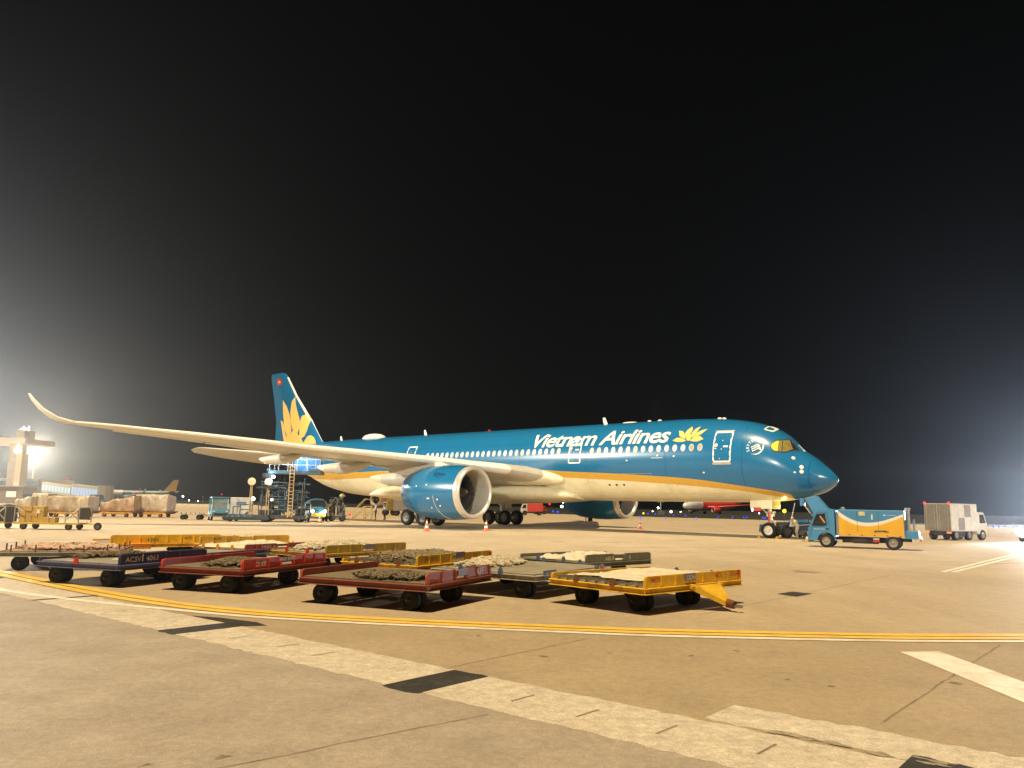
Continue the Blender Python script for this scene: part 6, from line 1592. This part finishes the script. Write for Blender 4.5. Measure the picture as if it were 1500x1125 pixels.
tb(atx(-80), atx(36), atz(10, 703), atz(10, 700.5), .6, M_TCON, 'cornice', hall, 5.2)
em = thing('lit_ornament', 'cluster of small warm lamps glowing at the top of the lit terminal pier', 'lamp cluster', (atx(22), YT - 1.2, atz(22, 658)))
rl = random.Random(4)
for k in range(14):
    a = rl.uniform(0, 2*pi); q = rl.uniform(.2, 1.25)
    MB().sphere((q*cos(a), 0, q*sin(a)), .17, 6).build('bulb', G_WARM if k % 2 else glow('ornament_lamp', (1, .8, .4), 2.5), em)
MB().box((0, .25, 0), (2.6, .1, 2.4)).build('backing', M_TCON, em)
def bridge(label, px0, px1, py0, py1, thick, Y, lit, cabw, leg):
    g = thing('boarding_bridge', label, 'boarding bridge', (at(px0, 725, Y).x, Y, 0), 0, 'boarding bridges at the terminal')
    A = at(px0, py0, Y); B = at(px1, py1, Y); L = B.x - A.x; z0, z1 = A.z, B.z
    b = MB(); b.loft([[(0, -1.3, z0 - thick), (0, 1.3, z0 - thick), (0, 1.3, z0), (0, -1.3, z0)], [(L, -1.3, z1 - thick), (L, 1.3, z1 - thick), (L, 1.3, z1), (L, -1.3, z1)]])
    tn = b.build('tunnel', mat('bridge_white', (0.62, 0.62, 0.58), 0.4, var=0.06), g, bevel=.05)
    n = 9
    for k in range(n):
        u0, u1 = (k + .14)/n, (k + .86)/n; za, zb_ = z0 + (z1 - z0)*u0, z0 + (z1 - z0)*u1
        b = MB(); b.loft([[(L*u0, -1.34, za - thick*.78), (L*u0, -1.31, za - thick*.78), (L*u0, -1.31, za - thick*.22), (L*u0, -1.34, za - thick*.22)], [(L*u1, -1.34, zb_ - thick*.78), (L*u1, -1.31, zb_ - thick*.78), (L*u1, -1.31, zb_ - thick*.22), (L*u1, -1.34, zb_ - thick*.22)]])
        b.build('window', lit, tn)
    b = MB(); b.cyl((L*.7, -.7, 0), (L*.7, -.7, z1 - thick), .28, n=8); b.cyl((L*.7, .7, 0), (L*.7, .7, z1 - thick), .28, n=8); b.box((L*.7, 0, .5), (2.2, 2.6, .9)); b.build('leg', M_CHASSIS if leg else M_VWHITE, g)
    b = MB(); b.cyl((L + cabw*.4, 0, z1 - thick - .2), (L + cabw*.4, 0, z1 + .25), cabw*.62, n=10); b.build('cab', mat('bridge_cab_grey', (0.36, 0.36, 0.35), 0.5, var=0.1), g, bevel=.05)
    return g
plight((atx(20), YT - 9, 11), 1300, (1.0, .85, .6), .5, 'pier_fill_light'); plight((atx(2), YT - 9, 9), 700, (1.0, .88, .7), .5, 'pier_fill_light'); plight((atx(70), YT - 22, 7), 1500, (.9, .95, 1.0), .5, 'bridge_light')  # pier lamps added in mid-air to brighten the tower
bridge('sloping boarding bridge with pale green lit windows left of the white one', 64, 106, 706, 712, 2.6, 205, M_TLIT, 2.4, True)
bridge('white boarding bridge with bluish lit panes ending beside the red lamps', 108, 146, 709, 713, 3.2, 190, glow('bridge_blue_pane', (0.45, 0.66, 0.95), .8), 3.0, False)
g = thing('service_building', 'low brown service block with one glowing yellow window in front of the glazed hall', 'building', (at(24, 725, 185).x, 185, 0))
b = MB(); b.box((0, 0, 1.9), (6.0, 5, 3.8)); wl_ = b.build('wall', mat('service_wall', (0.36, 0.29, 0.21), 0.7, var=0.15), g, bevel=.05)
MB().box((.3, -2.53, 2.1), (2.2, .08, 1.3)).build('window', M_TWRM, wl_); MB().box((0, 0, 3.95), (6.6, 5.6, .25)).build('roof', M_TCON, g)
for lab, pa, pb, h, Y, m in (('dark utility vehicle parked under the left boarding bridge', 36, 52, 2.2, 170, M_CHASSIS), ('dark blue ground vehicle with blue beacon beneath the white boarding bridge', 132, 154, 2.3, 150, M_SIGNB), ('small beige tractor between the wrapped loads and the service block', 63, 74, 2.6, 150, M_TCON), ('pale grey ground vehicle far behind the tan wrapped load', 235, 246, 2.2, 210, M_VWHITE)):
    xa, xb = at(pa, 735, Y).x, at(pb, 735, Y).x; L = xb - xa
    g = thing('ground_vehicle', lab, 'service vehicle', ((xa + xb)/2, Y, 0), 0, 'dim vehicles near the terminal')
    b = MB(); b.prism([(-L/2, .4), (L/2, .4), (L/2, h*.5), (L*.3, h*.55), (L*.18, h), (-L*.42, h), (-L/2, h*.6)], -.9, .9); bb_ = b.build('body', m, g, bevel=.05)
    MB().prism([(L*.28, h*.58), (L*.17, h*.92), (-L*.1, h*.92), (-L*.1, h*.58)], -.92, -.88).build('side_window', M_GLASS, bb_)
    for xx in (-L*.3, L*.3):
        for s in (-1, 1): wheel_part(g, (xx, s*.8, .4), .4, .25, rim=M_CHASSIS, n=12)
# lamp mast
LM = at(52.5, 662, 292)
g = thing('lamp_mast', 'tall lamp mast with one dazzling warm floodlight beside the terminal pier', 'lamp mast', (LM.x, 292, 0))
MB().cyl((0, 0, 0), (0, 0, LM.z), .42, .22, 10).build('mast', mat('mast_grey', (0.5, 0.46, 0.4), 0.5), g, smooth=40)
hd_ = MB().box((0, .35, LM.z), (2.4, .5, 1.4)).build('lamp_frame', M_STEEL, g)
for dx in (-.75, 0, .75):
    for dz in (-.35, .4): MB().sphere((dx, -.15, LM.z + dz), .46, 10, sc=(1, .6, 1)).build('lamp', glow('mast_lamp', (1.0, 0.86, 0.58), 60.0), hd_)
spot('mast_lamp_light', (LM.x, 291, LM.z), (0, 40, 0), 420000, 150, (1.0, 0.84, 0.58), 1.0, .8)

# ================================================================== SMALL FAR LIGHTS
FLG = {'blue': G_BLU, 'white': G_WHT, 'yellow': G_YEL, 'red': G_REDL}
POS = {'blue': [(918, 757, 1.3), (938, 757, 1.6), (810, 749, 1.4), (817, 750, 1.6), (949, 752.5, 1), (960, 753, 1), (975, 758, 1.1), (987, 754.5, .8), (1004, 755.5, 1.1), (1020, 758.5, 1.2), (1052, 757.5, 1), (1073, 757.8, 1), (1089.5, 757.8, 1.1), (1094, 758, 1), (1118, 758.5, 1.5), (1121, 758.8, 1.2),
                (1338, 765.5, 1.7), (1447, 768.5, .9), (1455, 770, 1.2), (1463, 771, 1.2), (1472, 768, .8), (1484, 769.5, 1.2), (1490, 772, 1.4), (150, 730.5, 1.5), (350, 738.5, .9), (368, 738, .7)],
       'white': [(964, 744, 1.4), (983, 749.5, 1.6), (1102, 747, 1.5), (956, 749, .7), (268, 727, 1.3), (997, 750, .7), (871, 742, .7), (809, 735, 1.6), (825, 736, 1.1), (823, 742, 1.8), (834, 743, 1.0), (1438, 770, .8), (1468, 770, 1), (277, 733, .7), (290, 734, .7), (244, 733, .6), (308, 730, .6), (1112, 752, .7), (355, 735, .6)],
       'yellow': [(942.5, 752, 1.4), (952, 756.5, 1.9), (786, 750, .9)],
       'red': [(805, 738.5, 1.6), (792, 749.5, 1.1), (98, 716, 1.4), (157, 717, 1.1), (163, 716.5, 1), (195.5, 721.5, 1.4), (325, 724, .9), (297, 728, .6), (205, 716, .8)]}
NMS = {'blue': ('taxiway_light', 'taxiway light', 'small blue light glowing low over the dark far airfield', 'blue lights across the airfield'),
       'white': ('airfield_light', 'airfield light', 'small white lamp shining far off across the dark airfield', 'white lights across the airfield'),
       'yellow': ('guidance_light', 'airfield light', 'small yellow airfield light glowing far behind the big jet', 'yellow lights across the airfield'),
       'red': ('warning_light', 'warning light', 'small red warning lamp glowing in the far dark', 'red lights across the airfield')}
SEG = ((0, 260, 'beyond the wrapped cargo loads'), (260, 420, 'between the cargo loads and the loader'), (420, 860, 'near the far main wheels'), (860, 1000, 'just right of the far engine inlet'), (1000, 1140, 'beneath the forward belly'), (1140, 1400, 'between the power truck and box truck'), (1400, 1600, 'right of the box truck'))
ORD = ('first', 'second', 'third', 'fourth', 'fifth', 'sixth', 'seventh', 'eighth', 'ninth', 'tenth', 'eleventh', 'twelfth')
for cname, lst in POS.items():
    nm, cat_, lab, grp = NMS[cname]
    for (sa, sb, where) in SEG:
        sub = sorted(q for q in lst if sa <= q[0] < sb)
        for n_, (px, py, k) in enumerate(sub):
            hy = 724.8 + px*.0192
            if cname == 'blue' and py > hy + 6: p = gnd(px, py, .28); Y = min(p.y, 560); p = at(px, py, Y)
            else: Y = 205 if px > 700 else 236; p = at(px, py, Y)
            l_ = 'small %s light, %s from left of its colour %s' % (cname, ORD[n_], where) if len(sub) > 1 else 'the one small %s light %s' % (cname, where)
            t = thing(nm, l_, cat_, (p.x, p.y, 0), 0, grp)
            r = k*.95*p.y/1147
            MB().sphere((0, 0, p.z), r, 8).build('lens', FLG[cname], t)
            MB().cyl((0, 0, 0), (0, 0, p.z - r*.8), .05, n=5).build('stem', M_CHASSIS, t)
# things glimpsed under the belly
def box_vehicle(label, px0, px1, Y, h, m1, m2, cab_left=True):
    xa, xb = at(px0, 745, Y).x, at(px1, 745, Y).x; L = xb - xa
    g = thing('airport_truck', label, 'truck', ((xa + xb)/2, Y, 0), R(3), 'trucks glimpsed under the belly')
    c = -1 if cab_left else 1
    b = MB(); b.box((-c*L*.14, 0, .7 + (h - .7)/2), (L*.70, 2.2, h - .7)); b.build('box', m1, g, bevel=.04)
    b = MB(); b.prism([(c*L*.22, .5), (c*L*.5, .5), (c*L*.5, h*.45), (c*L*.42, h*.78), (c*L*.22, h*.78)], -1.0, 1.0); cb = b.build('cab', m2, g, bevel=.04)
    MB().prism([(c*L*.46, h*.48), (c*L*.405, h*.72), (c*L*.28, h*.72), (c*L*.28, h*.48)], -1.03, -.99).build('side_window', M_GLASS, cb)
    for k in range(3): MB().box((-c*L*.14 + (k - 1)*L*.21, -1.11, .7 + (h - .7)/2), (L*.18, .03, (h - .7)*.8)).build('panel', m1, g, bevel=.008)
    for xx in (-.33, .33):
        for s in (-1, 1): wheel_part(g, (xx*L, s*.95, .45), .45, .28, rim=M_CHASSIS, n=12)
box_vehicle('ochre cargo truck standing behind the near main wheels', 562, 580, 118, 2.5, mat('ochre_box', (0.34, 0.25, 0.06), 0.6, var=0.2), M_VWHITE)
box_vehicle('grey slatted cargo truck behind the near engine', 577, 600, 116, 2.4, mat('grey_box', (0.33, 0.31, 0.28), 0.6, var=0.2), M_VWHITE, False)
box_vehicle('white and dark red fuel truck between the far main wheels and far engine', 763, 795, 150, 2.7, M_JR, M_JW)
box_vehicle('white service truck at the far gear with a red stripe', 781, 800, 170, 2.2, M_VWHITE, M_RED, False)
g = thing('light_tower', 'small dark apron structure with lamps beyond the far engine inlet', 'light tower', tuple(at(968, 750, 195).xy) + (0,))
b = MB(); b.cyl((0, 0, 0), (0, 0, 4.2), .15, n=6); b.box((0, 0, 3.2), (1.6, .2, .2)); b.box((0, 0, .6), (1.6, 1.2, 1.0)); b.build('frame', M_STEEL, g)
MB().box((0, -.2, 4.1), (1.6, .2, .35)).build('lamp_bar', glow('tower_lamp', (.9, .95, 1), 2.0), g)

# ================================================================== VEHICLE WITH BLINDING HEADLIGHTS AT THE RIGHT EDGE
p = gnd(1512, 794)
g = thing('service_car', 'white service vehicle with blinding headlights cut off by the right edge', 'car', (p.x + .9, p.y, 0), R(-150))
rr = []
for (x, w_, h) in ((-2.2, .8, 1.1), (-2.0, .9, 1.7), (-.6, .92, 1.85), (.4, .9, 1.75), (1.1, .88, 1.1), (1.9, .82, .95), (2.15, .7, .7)):
    rr.append([(x, w_*cos(R(a)), .3 + (h - .3)*(.5 + .5*(abs(sin(R(a)))**.5)*(1 if sin(R(a)) >= 0 else -1))) for a in range(0, 360, 20)])
b = MB(); b.loft(rr); b.build('body', M_VWHITE, g, smooth=40)
ws = MB(); ws.add([(1.06, -.65, 1.18), (1.06, .65, 1.18), (.5, .6, 1.68), (.5, -.6, 1.68)], [(0, 1, 2, 3)]); ws.build('windscreen', M_GLASS, g)
for s in (-1, 1):
    MB().sphere((2.13, s*.55, .74), .24, 10, sc=(.6, 1, .8)).build('headlight', glow('headlight', (0.93, 0.95, 1.0), 90.0), g)
    for xx in (-1.35, 1.35): wheel_part(g, (xx, s*.78, .33), .33, .22, rim=M_CHASSIS)
c_, s_ = cos(R(-150)), sin(R(-150))
spot('headlight_beam', (p.x + .9 + 2.4*c_, p.y + 2.4*s_, .85), (p.x - 12, p.y - 24, 0), 16000, 90, (0.93, 0.95, 1.0), .8, .15)
